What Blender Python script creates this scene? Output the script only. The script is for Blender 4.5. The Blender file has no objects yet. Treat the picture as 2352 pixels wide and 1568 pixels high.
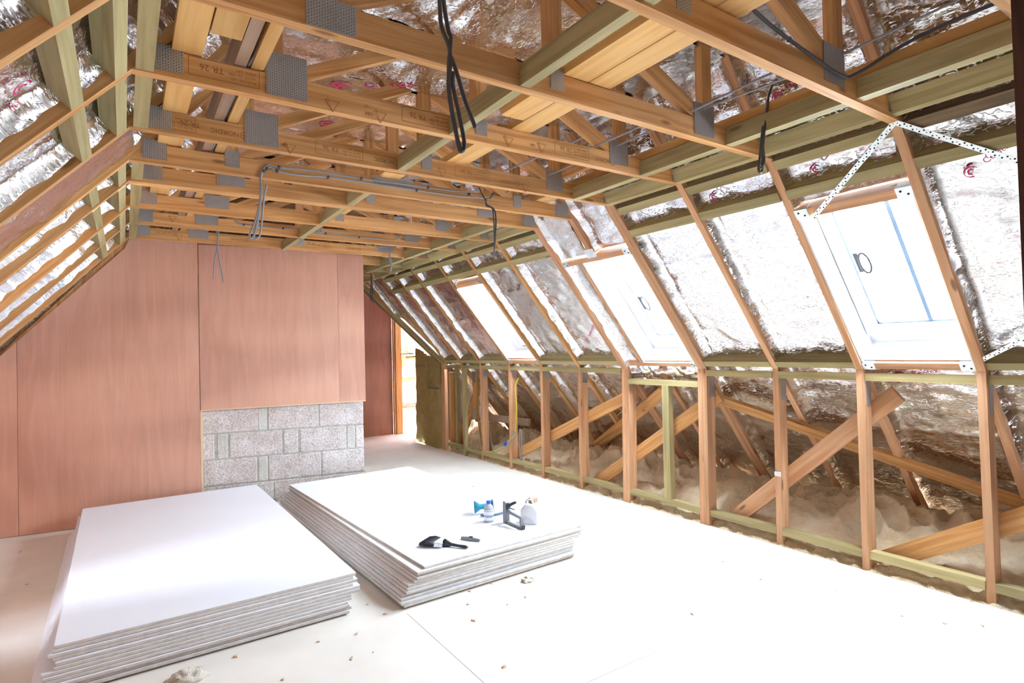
import bpy, bmesh, math, random
from mathutils import Vector, Matrix, noise
import numpy as np
random.seed(7)
S = bpy.context.scene
COL = S.collection

# ---------------------------------------------------------------- camera, light, exposure
W, H = 2352, 1568
F, YAW, PITCH, ROLL, CH = 1326.06, .5921, .014, -.0228, 1.4648
fw = Vector((math.sin(YAW)*math.cos(PITCH), math.cos(YAW)*math.cos(PITCH), math.sin(PITCH)))
rt0 = Vector((math.cos(YAW), -math.sin(YAW), 0)); up0 = rt0.cross(fw)
rt = rt0*math.cos(ROLL) + up0*math.sin(ROLL)
up = -rt0*math.sin(ROLL) + up0*math.cos(ROLL)
CAMP = Vector((0, 0, CH))
cd = bpy.data.cameras.new('camera'); cam = bpy.data.objects.new('camera', cd); COL.objects.link(cam)
cd.sensor_width = 36; cd.lens = F*36/W; cd.clip_start = .02; cd.clip_end = 200
M = Matrix((rt, up, -fw)).transposed().to_4x4(); M.translation = CAMP; cam.matrix_world = M
S.camera = cam

world = bpy.data.worlds.new('sky'); S.world = world; world.use_nodes = True
wn = world.node_tree; bg = wn.nodes['Background']
bg.inputs['Color'].default_value = (.80, .92, 1.08, 1); bg.inputs['Strength'].default_value = 24.0
S.view_settings.view_transform = 'Standard'; S.view_settings.look = 'None'
S.view_settings.exposure = 2.35; S.view_settings.gamma = 1; S.view_settings.use_curve_mapping = False
S.cycles.max_bounces = 9; S.cycles.diffuse_bounces = 5; S.cycles.glossy_bounces = 4
S.cycles.transparent_max_bounces = 8; S.cycles.sample_clamp_indirect = 8.0
S.cycles.caustics_reflective = True; S.cycles.caustics_refractive = False

# ---------------------------------------------------------------- measured frame of the attic (metres)
R, ZK, RC, ZC, LC, T = 3.9472, 1.2831, 2.96, 2.4878, .0354, .044
YT = {-2: .575, -1: 1.1818, 0: 1.8213, 1: 2.416, 2: 3.035, 3: 3.5121, 4: 3.930, 5: 4.6101, 6: 5.2659, 7: 5.9225,
      8: 6.62, 9: 7.15, 10: 7.62, 11: 8.15}
SR = Vector((RC-R, 0, ZC-ZK)).normalized()            # up the right slope
NR = Vector((-SR.z*-1, 0, -SR.x)).normalized()         # outward normal of the right slope
AL = math.radians(47.5)
SL = Vector((-math.cos(AL), 0, -math.sin(AL)))         # down the left slope
NL = Vector((-math.sin(AL), 0, math.cos(AL)))          # outward normal of the left slope
PKR = Vector((R, 0, ZK)); PCL = Vector((LC, 0, ZC))
def rs(s, y, d=0): return PKR + SR*s + NR*d + Vector((0, y, 0))     # right slope: s from the knee, d outward
def ls(s, y, d=0): return PCL + SL*s + NL*d + Vector((0, y, 0))     # left slope: s from the bend
SCR = (Vector((RC, 0, ZC))-PKR).length
ZF = 2.965                                              # flat foil-lined ceiling on the collars
def fc(s, y, d=0): return Vector((s, y, ZF+d))
def ray(px, py): return fw + rt*((px-1176)/F) - up*((py-784)/F)
def at(px, py, ax, v):
    d = ray(px, py); i = 'xyz'.index(ax); return CAMP + d*((v-CAMP[i])/d[i])
def val_x(y): return 3.945 - (y-7.745)/(8.42-7.745)*(3.945-2.985)    # valley line on the right slope

# ---------------------------------------------------------------- materials
def new_mat(name):
    m = bpy.data.materials.new(name); m.use_nodes = True; nt = m.node_tree; nt.nodes.clear()
    o = nt.nodes.new('ShaderNodeOutputMaterial'); b = nt.nodes.new('ShaderNodeBsdfPrincipled')
    nt.links.new(b.outputs[0], o.inputs[0]); return m, nt, b
def N(nt, t, **k):
    n = nt.nodes.new(t)
    for a, v in k.items():
        if a in n.inputs.keys(): n.inputs[a].default_value = v
        else: setattr(n, a, v)
    return n
def L(nt, a, b): nt.links.new(a, b)
def ramp(nt, stops):
    r = nt.nodes.new('ShaderNodeValToRGB'); e = r.color_ramp.elements
    while len(e) < len(stops): e.new(.5)
    for i, (p, c) in enumerate(stops): e[i].position = p; e[i].color = (*c, 1)
    return r
def mix(nt, fac, a, b, blend='MIX'):
    n = nt.nodes.new('ShaderNodeMix'); n.data_type = 'RGBA'; n.blend_type = blend
    for s, v in ((n.inputs[0], fac), (n.inputs[6], a), (n.inputs[7], b)):
        if hasattr(v, 'links'): L(nt, v, s)
        elif isinstance(v, (int, float)): s.default_value = v
        else: s.default_value = (*v, 1)
    return n.outputs[2]
def bump(nt, b, h, strength=.3, dist=.01):
    n = N(nt, 'ShaderNodeBump', Strength=strength, Distance=dist); L(nt, h, n.inputs['Height']); L(nt, n.outputs[0], b.inputs['Normal'])

def wood(name, light, dark, knot, knots=1.0, vary=.35, rough=.62):
    m, nt, b = new_mat(name)
    uv = N(nt, 'ShaderNodeUVMap'); mp = N(nt, 'ShaderNodeMapping', Scale=(1.6, 34, 1)); L(nt, uv.outputs[0], mp.inputs[0])
    n1 = N(nt, 'ShaderNodeTexNoise', Scale=1.0, Detail=4.0, Distortion=.6); L(nt, mp.outputs[0], n1.inputs['Vector'])
    mp2 = N(nt, 'ShaderNodeMapping', Scale=(.9, 7, 1)); L(nt, uv.outputs[0], mp2.inputs[0])
    n2 = N(nt, 'ShaderNodeTexNoise', Scale=1.0, Detail=2.0); L(nt, mp2.outputs[0], n2.inputs['Vector'])
    r1 = ramp(nt, [(.34, dark), (.6, light)]); L(nt, n1.outputs[0], r1.inputs[0])
    r2 = ramp(nt, [(.3, (.82, .78, .74)), (.7, (1.08, 1.05, 1.0))]); L(nt, n2.outputs[0], r2.inputs[0])
    c = mix(nt, 1.0, r1.outputs[0], r2.outputs[0], 'MULTIPLY')
    mp3 = N(nt, 'ShaderNodeMapping', Scale=(3.2, 11, 1)); L(nt, uv.outputs[0], mp3.inputs[0])
    vo = N(nt, 'ShaderNodeTexVoronoi', Scale=1.0, Randomness=1.0); L(nt, mp3.outputs[0], vo.inputs['Vector'])
    vc = N(nt, 'ShaderNodeSeparateColor'); L(nt, vo.outputs['Color'], vc.inputs[0])
    gt = N(nt, 'ShaderNodeMath', operation='GREATER_THAN'); L(nt, vc.outputs[0], gt.inputs[0]); gt.inputs[1].default_value = 1-.42*knots
    kr = ramp(nt, [(.09, (1, 1, 1)), (.17, (0, 0, 0))]); L(nt, vo.outputs['Distance'], kr.inputs[0])
    mu = N(nt, 'ShaderNodeMath', operation='MULTIPLY'); L(nt, kr.outputs[0], mu.inputs[0]); L(nt, gt.outputs[0], mu.inputs[1])
    mu2 = N(nt, 'ShaderNodeMath', operation='MULTIPLY'); L(nt, mu.outputs[0], mu2.inputs[0]); mu2.inputs[1].default_value = .75
    c = mix(nt, mu2.outputs[0], c, knot)
    oi = N(nt, 'ShaderNodeObjectInfo'); ro = ramp(nt, [(0, (1-vary*.5,)*3), (1, (1+vary*.25,)*3)]); L(nt, oi.outputs['Random'], ro.inputs[0])
    c = mix(nt, 1.0, c, ro.outputs[0], 'MULTIPLY')
    L(nt, c, b.inputs['Base Color']); b.inputs['Roughness'].default_value = rough
    b.inputs['Specular IOR Level'].default_value = .25
    bump(nt, b, n1.outputs[0], .15, .002)
    return m
PINE = wood('pine', (.72, .41, .175), (.54, .26, .085), (.17, .07, .025))
PINK = wood('pink_pine', (.74, .45, .265), (.60, .31, .155), (.20, .085, .04))
PLANK = wood('planed_board', (.80, .50, .20), (.70, .39, .13), (.30, .14, .05))
GREEN = wood('treated_pine', (.52, .45, .235), (.40, .335, .155), (.16, .12, .06), .6)
OLD = wood('weathered_timber', (.30, .22, .13), (.17, .115, .07), (.06, .04, .03), .6)
GREYW = wood('grey_offcut', (.42, .29, .21), (.33, .22, .15), (.15, .1, .07), .3)
DARKW = wood('stained_timber', (.10, .045, .028), (.06, .026, .018), (.02, .01, .01), .3)

def ply(name, a, c_, seam=0):
    m, nt, b = new_mat(name)
    uv = N(nt, 'ShaderNodeUVMap')
    mp = N(nt, 'ShaderNodeMapping', Scale=(1.1, 9, 1)); L(nt, uv.outputs[0], mp.inputs[0])
    n = N(nt, 'ShaderNodeTexNoise', Scale=1.0, Detail=6.0, Distortion=1.6); L(nt, mp.outputs[0], n.inputs['Vector'])
    mp2 = N(nt, 'ShaderNodeMapping', Scale=(1.2, 70, 1)); L(nt, uv.outputs[0], mp2.inputs[0])
    n2 = N(nt, 'ShaderNodeTexNoise', Scale=1.0, Detail=3.0); L(nt, mp2.outputs[0], n2.inputs['Vector'])
    mp3 = N(nt, 'ShaderNodeMapping', Scale=(1.7, .5, 1)); L(nt, uv.outputs[0], mp3.inputs[0])
    n3 = N(nt, 'ShaderNodeTexNoise', Scale=1.0, Detail=1.0); L(nt, mp3.outputs[0], n3.inputs['Vector'])
    r = ramp(nt, [(.3, c_), (.68, a)]); L(nt, n.outputs[0], r.inputs[0])
    r2 = ramp(nt, [(.3, (.965, .96, .955)), (.7, (1.02, 1.02, 1.02))]); L(nt, n2.outputs[0], r2.inputs[0])
    r3 = ramp(nt, [(.35, (.86, .82, .82)), (.6, (1.04, 1.04, 1.02))]); L(nt, n3.outputs[0], r3.inputs[0])
    c = mix(nt, 1.0, r.outputs[0], r2.outputs[0], 'MULTIPLY'); c = mix(nt, 1.0, c, r3.outputs[0], 'MULTIPLY')
    L(nt, c, b.inputs['Base Color']); b.inputs['Roughness'].default_value = .5; b.inputs['Specular IOR Level'].default_value = .35
    return m
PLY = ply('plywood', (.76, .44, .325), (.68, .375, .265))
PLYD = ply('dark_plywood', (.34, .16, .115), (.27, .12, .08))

def plain(name, col, rough=.6, metal=0, spec=.5, nscale=None, amt=.1, bmp=0, bdist=.002, coords='Object'):
    m, nt, b = new_mat(name); b.inputs['Roughness'].default_value = rough; b.inputs['Metallic'].default_value = metal
    b.inputs['Specular IOR Level'].default_value = spec
    if nscale:
        tc = N(nt, 'ShaderNodeTexCoord'); n = N(nt, 'ShaderNodeTexNoise', Scale=nscale, Detail=5.0); L(nt, tc.outputs[coords], n.inputs['Vector'])
        r = ramp(nt, [(.3, tuple(v*(1-amt) for v in col)), (.7, tuple(min(1, v*(1+amt)) for v in col))]); L(nt, n.outputs[0], r.inputs[0])
        L(nt, r.outputs[0], b.inputs['Base Color'])
        if bmp: bump(nt, b, n.outputs[0], bmp, bdist)
    else: b.inputs['Base Color'].default_value = (*col, 1)
    return m
FLOORM = plain('floor_board', (.78, .735, .66), .75, spec=.2, nscale=3.0, amt=.05)
BOARD = plain('plasterboard_face', (.84, .86, .90), .7, spec=.2, nscale=2.0, amt=.015)
BEDGE = plain('plasterboard_core', (.66, .61, .56), .9, spec=.1, nscale=30.0, amt=.12)
BBACK = plain('plasterboard_back', (.40, .32, .26), .85, spec=.1)
STEEL = plain('galvanised_steel', (.72, .74, .74), .38, 1.0, nscale=25.0, amt=.12)
HOLE = plain('dark_hole', (.03, .03, .03), .9)
CABLE = plain('grey_cable', (.075, .072, .078), .5)
LCABLE = plain('light_grey_cable', (.30, .30, .33), .5)
WHITEP = plain('white_plastic', (.82, .82, .84), .35)
WHITEF = plain('white_painted_frame', (.85, .85, .86), .4)
BLUEP = plain('blue_plastic', (.02, .09, .62), .35)
TEAL = plain('teal_card', (.03, .30, .45), .5)
BLACK = plain('black_bristle', (.016, .018, .022), .6, nscale=90.0, amt=.6, bmp=.6)
BLACKP = plain('black_plastic', (.03, .03, .034), .4)
DGREY = plain('grey_metal', (.22, .23, .245), .42, .6)
SHAV = plain('shaving', (.72, .50, .34), .9)
CORK = plain('cork', (.5, .33, .22), .9, nscale=60., amt=.3)
YEL = plain('yellow_green_sleeve', (.75, .68, .02), .5)
INK = plain('stamped_ink', (.30, .125, .045), .8, spec=.1)
REDINK = plain('red_print', (.60, .02, .13), .6)
MORTAR = plain('mortar', (.50, .52, .45), .9, nscale=30., amt=.2, bmp=.6)
def block_mat(name, col, sp=.5):
    m, nt, b = new_mat(name); tc = N(nt, 'ShaderNodeTexCoord')
    n = N(nt, 'ShaderNodeTexNoise', Scale=70.0, Detail=4.0); L(nt, tc.outputs['Object'], n.inputs['Vector'])
    n2 = N(nt, 'ShaderNodeTexNoise', Scale=7.0, Detail=3.0); L(nt, tc.outputs['Object'], n2.inputs['Vector'])
    r = ramp(nt, [(.33, tuple(v*(1-sp) for v in col)), (.5, col), (.72, tuple(min(1, v*1.25) for v in col))]); L(nt, n.outputs[0], r.inputs[0])
    r2 = ramp(nt, [(.35, (.88, .84, .82)), (.65, (1.06, 1.06, 1.06))]); L(nt, n2.outputs[0], r2.inputs[0])
    c = mix(nt, 1.0, r.outputs[0], r2.outputs[0], 'MULTIPLY'); L(nt, c, b.inputs['Base Color'])
    b.inputs['Roughness'].default_value = .95; bump(nt, b, n.outputs[0], .8, .006); return m
BLOCK = block_mat('rough_block', (.72, .67, .64), .35); SMOOTHB = block_mat('smooth_block', (.66, .66, .61), .08)

def foil_mat(name, base=(.80, .785, .79), rough=.15, prints=True):
    m, nt, b = new_mat(name); uv = N(nt, 'ShaderNodeUVMap')
    b.inputs['Metallic'].default_value = 1.0; b.inputs['Roughness'].default_value = rough
    def tex(sc, scale, detail, dist=0.0, typ='ShaderNodeTexNoise'):
        mp = N(nt, 'ShaderNodeMapping', Scale=(*sc, 1)); L(nt, uv.outputs[0], mp.inputs[0])
        n = N(nt, typ, Scale=scale, Detail=detail, Distortion=dist); L(nt, mp.outputs[0], n.inputs['Vector']); return n.outputs[0]
    a = tex((1, .5), 11, 5, 1.8); c = tex((1.4, .8), 22, 1.5, .8)
    ab = N(nt, 'ShaderNodeMath', operation='SUBTRACT'); L(nt, a, ab.inputs[0]); ab.inputs[1].default_value = .5
    ab2 = N(nt, 'ShaderNodeMath', operation='ABSOLUTE'); L(nt, ab.outputs[0], ab2.inputs[0])
    rg = ramp(nt, [(0, (1, 1, 1)), (.028, (0, 0, 0))]); L(nt, ab2.outputs[0], rg.inputs[0])
    s1 = N(nt, 'ShaderNodeMath', operation='MULTIPLY_ADD'); L(nt, rg.outputs[0], s1.inputs[0]); s1.inputs[1].default_value = .8; L(nt, c, s1.inputs[2])
    s2 = N(nt, 'ShaderNodeMath', operation='ADD'); L(nt, s1.outputs[0], s2.inputs[0]); L(nt, a, s2.inputs[1])
    bump(nt, b, s2.outputs[0], .27, .007)
    col = base
    # faint printed grid and hatched red print
    br = N(nt, 'ShaderNodeTexBrick', Scale=1.0); br.offset = 0
    br.inputs['Color1'].default_value = (0, 0, 0, 1); br.inputs['Color2'].default_value = (0, 0, 0, 1); br.inputs['Mortar'].default_value = (1, 1, 1, 1)
    br.inputs['Mortar Size'].default_value = .0012; br.inputs['Mortar Smooth'].default_value = 0; br.inputs['Brick Width'].default_value = .1; br.inputs['Row Height'].default_value = .1
    L(nt, uv.outputs[0], br.inputs['Vector'])
    g = N(nt, 'ShaderNodeMath', operation='MULTIPLY'); L(nt, br.outputs[0], g.inputs[0]); g.inputs[1].default_value = .45
    cc = mix(nt, g.outputs[0], col, (.62, .30, .36))
    mp = N(nt, 'ShaderNodeMapping', Scale=(1, 1, 1)); mp.inputs['Rotation'].default_value = (0, 0, .7); L(nt, uv.outputs[0], mp.inputs[0])
    wv = N(nt, 'ShaderNodeTexWave', Scale=42.0, Distortion=1.5, Detail=2.0); L(nt, mp.outputs[0], wv.inputs['Vector'])
    wr = ramp(nt, [(.70, (0, 0, 0)), (.8, (1, 1, 1))]); L(nt, wv.outputs['Fac'], wr.inputs[0])
    pn = tex((1, 1), 2.3, 1); pr = ramp(nt, [(.60, (0, 0, 0)), (.64, (1, 1, 1))]); L(nt, pn, pr.inputs[0])
    pn2 = tex((3, 3), 6, 2); pr2 = ramp(nt, [(.45, (0, 0, 0)), (.55, (1, 1, 1))]); L(nt, pn2, pr2.inputs[0])
    q = N(nt, 'ShaderNodeMath', operation='MULTIPLY'); L(nt, wr.outputs[0], q.inputs[0]); L(nt, pr.outputs[0], q.inputs[1])
    q1 = N(nt, 'ShaderNodeMath', operation='MULTIPLY'); L(nt, q.outputs[0], q1.inputs[0]); L(nt, pr2.outputs[0], q1.inputs[1])
    q2 = N(nt, 'ShaderNodeMath', operation='MULTIPLY'); L(nt, q1.outputs[0], q2.inputs[0]); q2.inputs[1].default_value = .6
    if prints: cc = mix(nt, q2.outputs[0], cc, (.58, .06, .16))
    L(nt, cc, b.inputs['Base Color'])
    return m
FOIL = foil_mat('insulation_foil'); FOILF = foil_mat('loose_foil', (.80, .78, .79), .15, True)

def plate_mat():
    m, nt, b = new_mat('nail_plate'); uv = N(nt, 'ShaderNodeUVMap'); b.inputs['Metallic'].default_value = .75; b.inputs['Roughness'].default_value = .5
    br = N(nt, 'ShaderNodeTexBrick', Scale=1.0); br.offset = .5
    br.inputs['Color1'].default_value = (0, 0, 0, 1); br.inputs['Color2'].default_value = (.15, .15, .15, 1); br.inputs['Mortar'].default_value = (1, 1, 1, 1)
    br.inputs['Mortar Size'].default_value = .0034; br.inputs['Mortar Smooth'].default_value = .3; br.inputs['Brick Width'].default_value = .0105; br.inputs['Row Height'].default_value = .0085
    L(nt, uv.outputs[0], br.inputs['Vector'])
    c = mix(nt, br.outputs[0], (.11, .09, .075), (.46, .44, .43)); L(nt, c, b.inputs['Base Color'])
    bump(nt, b, br.outputs[0], .8, .003); return m
PLATE = plate_mat()
def strap_mat():
    m, nt, b = new_mat('strap_steel'); b.inputs['Metallic'].default_value = 1; b.inputs['Roughness'].default_value = .35; b.inputs['Base Color'].default_value = (.75, .77, .77, 1); return m
STRAP = strap_mat()
def glass_mat():
    m = bpy.data.materials.new('window_glass'); m.use_nodes = True; nt = m.node_tree; nt.nodes.clear()
    o = nt.nodes.new('ShaderNodeOutputMaterial'); t = nt.nodes.new('ShaderNodeBsdfTransparent'); g = nt.nodes.new('ShaderNodeBsdfGlossy')
    t.inputs[0].default_value = (.95, .97, .97, 1); g.inputs['Roughness'].default_value = .02
    mx = nt.nodes.new('ShaderNodeMixShader'); mx.inputs[0].default_value = .05
    L(nt, t.outputs[0], mx.inputs[1]); L(nt, g.outputs[0], mx.inputs[2]); L(nt, mx.outputs[0], o.inputs[0]); return m
GLASS = glass_mat()
def clear_mat():
    m, nt, b = new_mat('clear_plastic'); b.inputs['Base Color'].default_value = (.93, .96, 1, 1); b.inputs['Roughness'].default_value = .08
    b.inputs['Transmission Weight'].default_value = .55; b.inputs['IOR'].default_value = 1.2; return m
CLEAR = clear_mat()
def wool_mat(name, a, c_):
    m, nt, b = new_mat(name); tc = N(nt, 'ShaderNodeTexCoord')
    n = N(nt, 'ShaderNodeTexNoise', Scale=5.0, Detail=8.0, Roughness=.7, Distortion=1.0); L(nt, tc.outputs['Object'], n.inputs['Vector'])
    n2 = N(nt, 'ShaderNodeTexNoise', Scale=45.0, Detail=6.0, Roughness=.7); L(nt, tc.outputs['Object'], n2.inputs['Vector'])
    r = ramp(nt, [(.3, c_), (.65, a)]); L(nt, n.outputs[0], r.inputs[0]); L(nt, r.outputs[0], b.inputs['Base Color'])
    b.inputs['Roughness'].default_value = 1; b.inputs['Specular IOR Level'].default_value = 0
    bump(nt, b, n2.outputs[0], 1.0, .02); return m
WOOL = wool_mat('glass_wool', (.95, .80, .58), (.85, .63, .38)); ROCK = wool_mat('rock_wool', (.60, .48, .23), (.44, .32, .12))
WOOLW = wool_mat('pale_wool', (.93, .88, .78), (.90, .76, .58))

# ---------------------------------------------------------------- mesh helpers
class MB:
    """collects shapes with a grain direction; build() makes one mesh object"""
    def __init__(s): s.v = []; s.f = []; s.g = []; s.sm = []; s.mi = []
    def add(s, vs, fs, g=Vector((1, 0, 0)), smooth=False, mi=0):
        o = len(s.v); s.v += [Vector(v) for v in vs]
        for f in fs: s.f.append([i+o for i in f]); s.g.append(Vector(g)); s.sm.append(smooth); s.mi.append(mi)
        return s
    def prism(s, poly, y0, y1, g=None, mi=0):             # polygon in XZ extruded along Y
        n = len(poly); a = sum(poly[i][0]*poly[(i+1) % n][1]-poly[(i+1) % n][0]*poly[i][1] for i in range(n))
        if a < 0: poly = poly[::-1]
        vs = [(x, y0, z) for x, z in poly] + [(x, y1, z) for x, z in poly]
        fs = [list(range(n)), [n+i for i in reversed(range(n))]] + [[(i+1) % n, i, n+i, n+(i+1) % n] for i in range(n)]
        return s.add(vs, fs, g or (0, 1, 0), mi=mi)
    def box(s, a, b, g=None, mi=0):
        (x0, y0, z0), (x1, y1, z1) = a, b
        if g is None:
            d = [abs(x1-x0), abs(y1-y0), abs(z1-z0)]; g = [0, 0, 0]; g[d.index(max(d))] = 1
        return s.prism([(x0, z0), (x1, z0), (x1, z1), (x0, z1)], min(y0, y1), max(y0, y1), g, mi)
    def beam(s, p0, p1, w, t, side, mi=0):                # w across 'side', t across the rest; centred on p0-p1
        p0, p1 = Vector(p0), Vector(p1); d = (p1-p0).normalized(); a = (Vector(side)-d*Vector(side).dot(d)).normalized()*w/2; c = d.cross(a).normalized()*t/2
        vs = [p+i*a+j*c for p in (p0, p1) for i, j in ((-1, -1), (1, -1), (1, 1), (-1, 1))]
        return s.add(vs, [(0, 1, 2, 3), (7, 6, 5, 4), (0, 4, 5, 1), (1, 5, 6, 2), (2, 6, 7, 3), (3, 7, 4, 0)], d, mi=mi)
    def tube(s, pts, r, seg=8, mi=0, cap=True, radii=None):
        pts = [Vector(p) for p in pts]; n = len(pts); vs = []; prev = None
        for i, p in enumerate(pts):
            d = (pts[min(i+1, n-1)]-pts[max(i-1, 0)]).normalized()
            if prev is None: a = d.orthogonal().normalized()
            else:
                a = prev-d*prev.dot(d)
                a = a.normalized() if a.length > 1e-5 else d.orthogonal().normalized()
            prev = a; c = d.cross(a); rr = radii[i] if radii else r
            vs += [p + (a*math.cos(k*2*math.pi/seg)+c*math.sin(k*2*math.pi/seg))*rr for k in range(seg)]
        fs = [[i*seg+k, i*seg+(k+1) % seg, (i+1)*seg+(k+1) % seg, (i+1)*seg+k] for i in range(n-1) for k in range(seg)]
        if cap: fs += [list(range(seg))[::-1], [(n-1)*seg+k for k in range(seg)]]
        return s.add(vs, fs, smooth=True, mi=mi)
    def lathe(s, prof, c, seg=24, mi=0, axis=(0, 0, 1)):
        ax = Vector(axis).normalized(); a = ax.orthogonal().normalized(); b = ax.cross(a); c = Vector(c)
        vs = [c+ax*z+(a*math.cos(k*2*math.pi/seg)+b*math.sin(k*2*math.pi/seg))*r for r, z in prof for k in range(seg)]
        n = len(prof)
        fs = [[i*seg+k, i*seg+(k+1) % seg, (i+1)*seg+(k+1) % seg, (i+1)*seg+k] for i in range(n-1) for k in range(seg)]
        fs += [list(range(seg))[::-1], [(n-1)*seg+k for k in range(seg)]]
        return s.add(vs, fs, smooth=True, mi=mi)
    def build(s, name, mat, parent=None, base=None, bevel=0, recalc=True):
        if parent is not None: o0 = Vector(parent['_w'])
        elif base is not None: o0 = Vector(base)
        else:
            xs = [v.x for v in s.v]; ys = [v.y for v in s.v]; zs = [v.z for v in s.v]
            o0 = Vector(((min(xs)+max(xs))/2, (min(ys)+max(ys))/2, min(zs)))
        me = bpy.data.meshes.new(name); me.from_pydata([v-o0 for v in s.v], [], s.f)
        mats = mat if isinstance(mat, (list, tuple)) else [mat]
        for m in mats: me.materials.append(m)
        uv = me.uv_layers.new(name='UVMap'); ou, ov = random.random()*40, random.random()*40
        for p in me.polygons:
            p.use_smooth = s.sm[p.index]; p.material_index = s.mi[p.index]
            g = s.g[p.index]; n = p.normal; gg = g-n*g.dot(n)
            if gg.length < .3: gg = Vector((0, 0, 1))-n*n.z if abs(n.z) < .9 else Vector((1, 0, 0))
            gg.normalize(); c = n.cross(gg)
            for li in p.loop_indices:
                v = s.v[me.loops[li].vertex_index]; uv.data[li].uv = (v.dot(gg)+ou, v.dot(c)+ov)
        if recalc and any(s.sm):
            bm = bmesh.new(); bm.from_mesh(me); bmesh.ops.recalc_face_normals(bm, faces=bm.faces); bm.to_mesh(me); bm.free()
        o = bpy.data.objects.new(name, me); COL.objects.link(o)
        if parent is not None:
            o.parent = parent; o['_w'] = tuple(o0)
        else: o.location = o0; o['_w'] = tuple(o0)
        if bevel:
            b = o.modifiers.new('bevel', 'BEVEL'); b.width = bevel; b.segments = 2; b.limit_method = 'ANGLE'
        return o
def tag(o, label, cat, group=None, kind=None):
    o['label'] = label; o['category'] = cat
    if group: o['group'] = group
    if kind: o['kind'] = kind
    return o
def struct(o): o['kind'] = 'structure'; return o
def empty(name, loc, label=None, cat=None, group=None):
    o = bpy.data.objects.new(name, None); COL.objects.link(o); o.location = loc; o['_w'] = tuple(loc); o.empty_display_size = .1
    if label: tag(o, label, cat, group)
    return o
def curve_pts(ctrl, n=10):                                # Catmull-Rom through control points
    c = [Vector(p) for p in ctrl]; c = [c[0]*2-c[1]] + c + [c[-1]*2-c[-2]]; out = []
    for i in range(1, len(c)-2):
        for k in range(n):
            t = k/n; a, b, d, e = c[i-1], c[i], c[i+1], c[i+2]
            out.append(.5*((2*b)+(d-a)*t+(2*a-5*b+4*d-e)*t*t+(3*b-a-3*d+e)*t**3))
    return out+[c[-2]]
def text_mesh(txt, size):
    cu = bpy.data.curves.new('lettering', 'FONT'); cu.body = txt; cu.size = size; cu.resolution_u = 3
    to = bpy.data.objects.new('lettering', cu); COL.objects.link(to); dg = bpy.context.evaluated_depsgraph_get(); dg.update()
    me = bpy.data.meshes.new_from_object(to.evaluated_get(dg)); vs = [v.co.copy() for v in me.vertices]; fs = [list(p.vertices) for p in me.polygons]
    bpy.data.objects.remove(to); bpy.data.curves.remove(cu); bpy.data.meshes.remove(me); return vs, fs

# ---------------------------------------------------------------- setting: floor, shell
XE = 3.925
mb = MB()
mb.box((-1.3, -2.6, -.022), (XE, 14, 0), (0, 1, 0)); mb.box((XE, 8.72, -.022), (9, 14, 0), (1, 0, 0))
floor = struct(mb.build('floor', FLOORM, base=(0, 0, 0)))
mb = MB()
for x in (1.30,): mb.box((x, .5, .0002), (x+.0018, 3.05, .0008))
mb.box((1.3, 1.95, .0002), (XE, 1.9515, .0008))
struct(mb.build('trim_floor_joint', plain('joint_line', (.40, .34, .27), .9), base=(0, 0, 0)))
mb = MB(); mb.box((-1.20, -2.6, 0), (-1.13, 6.6, 1.385), (0, 0, 1)); struct(mb.build('wall_left', PLY))  # out of view, added to close the left side against stray daylight
mb = MB(); mb.box((-1.4, -2.66, -.02), (5.15, -2.6, 3.2), (0, 0, 1)); struct(mb.build('wall_rear', OLD))  # unseen rear wall, dark timber chosen to cut light bounced from behind
mb = MB(); mb.box((XE, -2.6, -.20), (5.3, 8.6, -.12), (0, 1, 0)); mb.box((XE-.02, -2.6, -.12), (XE, 8.6, -.0225), (0, 1, 0)); struct(mb.build('floor_eaves', OLD))
mb = MB(); mb.box((5.17, -2.6, -.2), (5.22, 8.6, .36), (0, 1, 0)); mb.box((4.03, 8.55, -.2), (5.2, 8.6, 1.2), (0, 1, 0)); struct(mb.build('wall_eaves_light_block', OLD))  # added closure, stops sky light leaking in under the eaves
mb = MB(); mb.box((-1.3, 8.46, 2.64), (3.3, 8.52, 3.2), (0, 0, 1)); mb.box((-1.3, 8.9, 0), (2.2, 8.95, 2.64), (0, 0, 1)); mb.box((-1.3, 6.6, 0), (-1.2, 8.95, 2.7), (0, 0, 1)); struct(mb.build('wall_back_light_block', OLD))  # hidden panels added behind the gable to block leaking sky light
mb = MB(); mb.box((-1.3, 8.42, 2.60), (4.2, 9.95, 2.64), (0, 1, 0)); struct(mb.build('ceiling_passage_light_block', PLYD))  # added slab that seals the passage from the sky above
mb = MB(); mb.box((2.8, 7.70, 2.645), (5.25, 8.66, 2.68), (0, 1, 0)); mb.prism([(rs(-1.75, 0, .16).x, rs(-1.75, 0, .16).z), (rs(1.75, 0, .16).x, rs(1.75, 0, .16).z), (2.8, 2.68), (5.3, 2.68)], 7.66, 7.70); mb.box((5.225, 7.70, .37), (5.26, 8.6, 2.645)); struct(mb.build('ceiling_valley_light_block', PLYD))  # made-up flat patch and side pieces, block open sky past the valley

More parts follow.
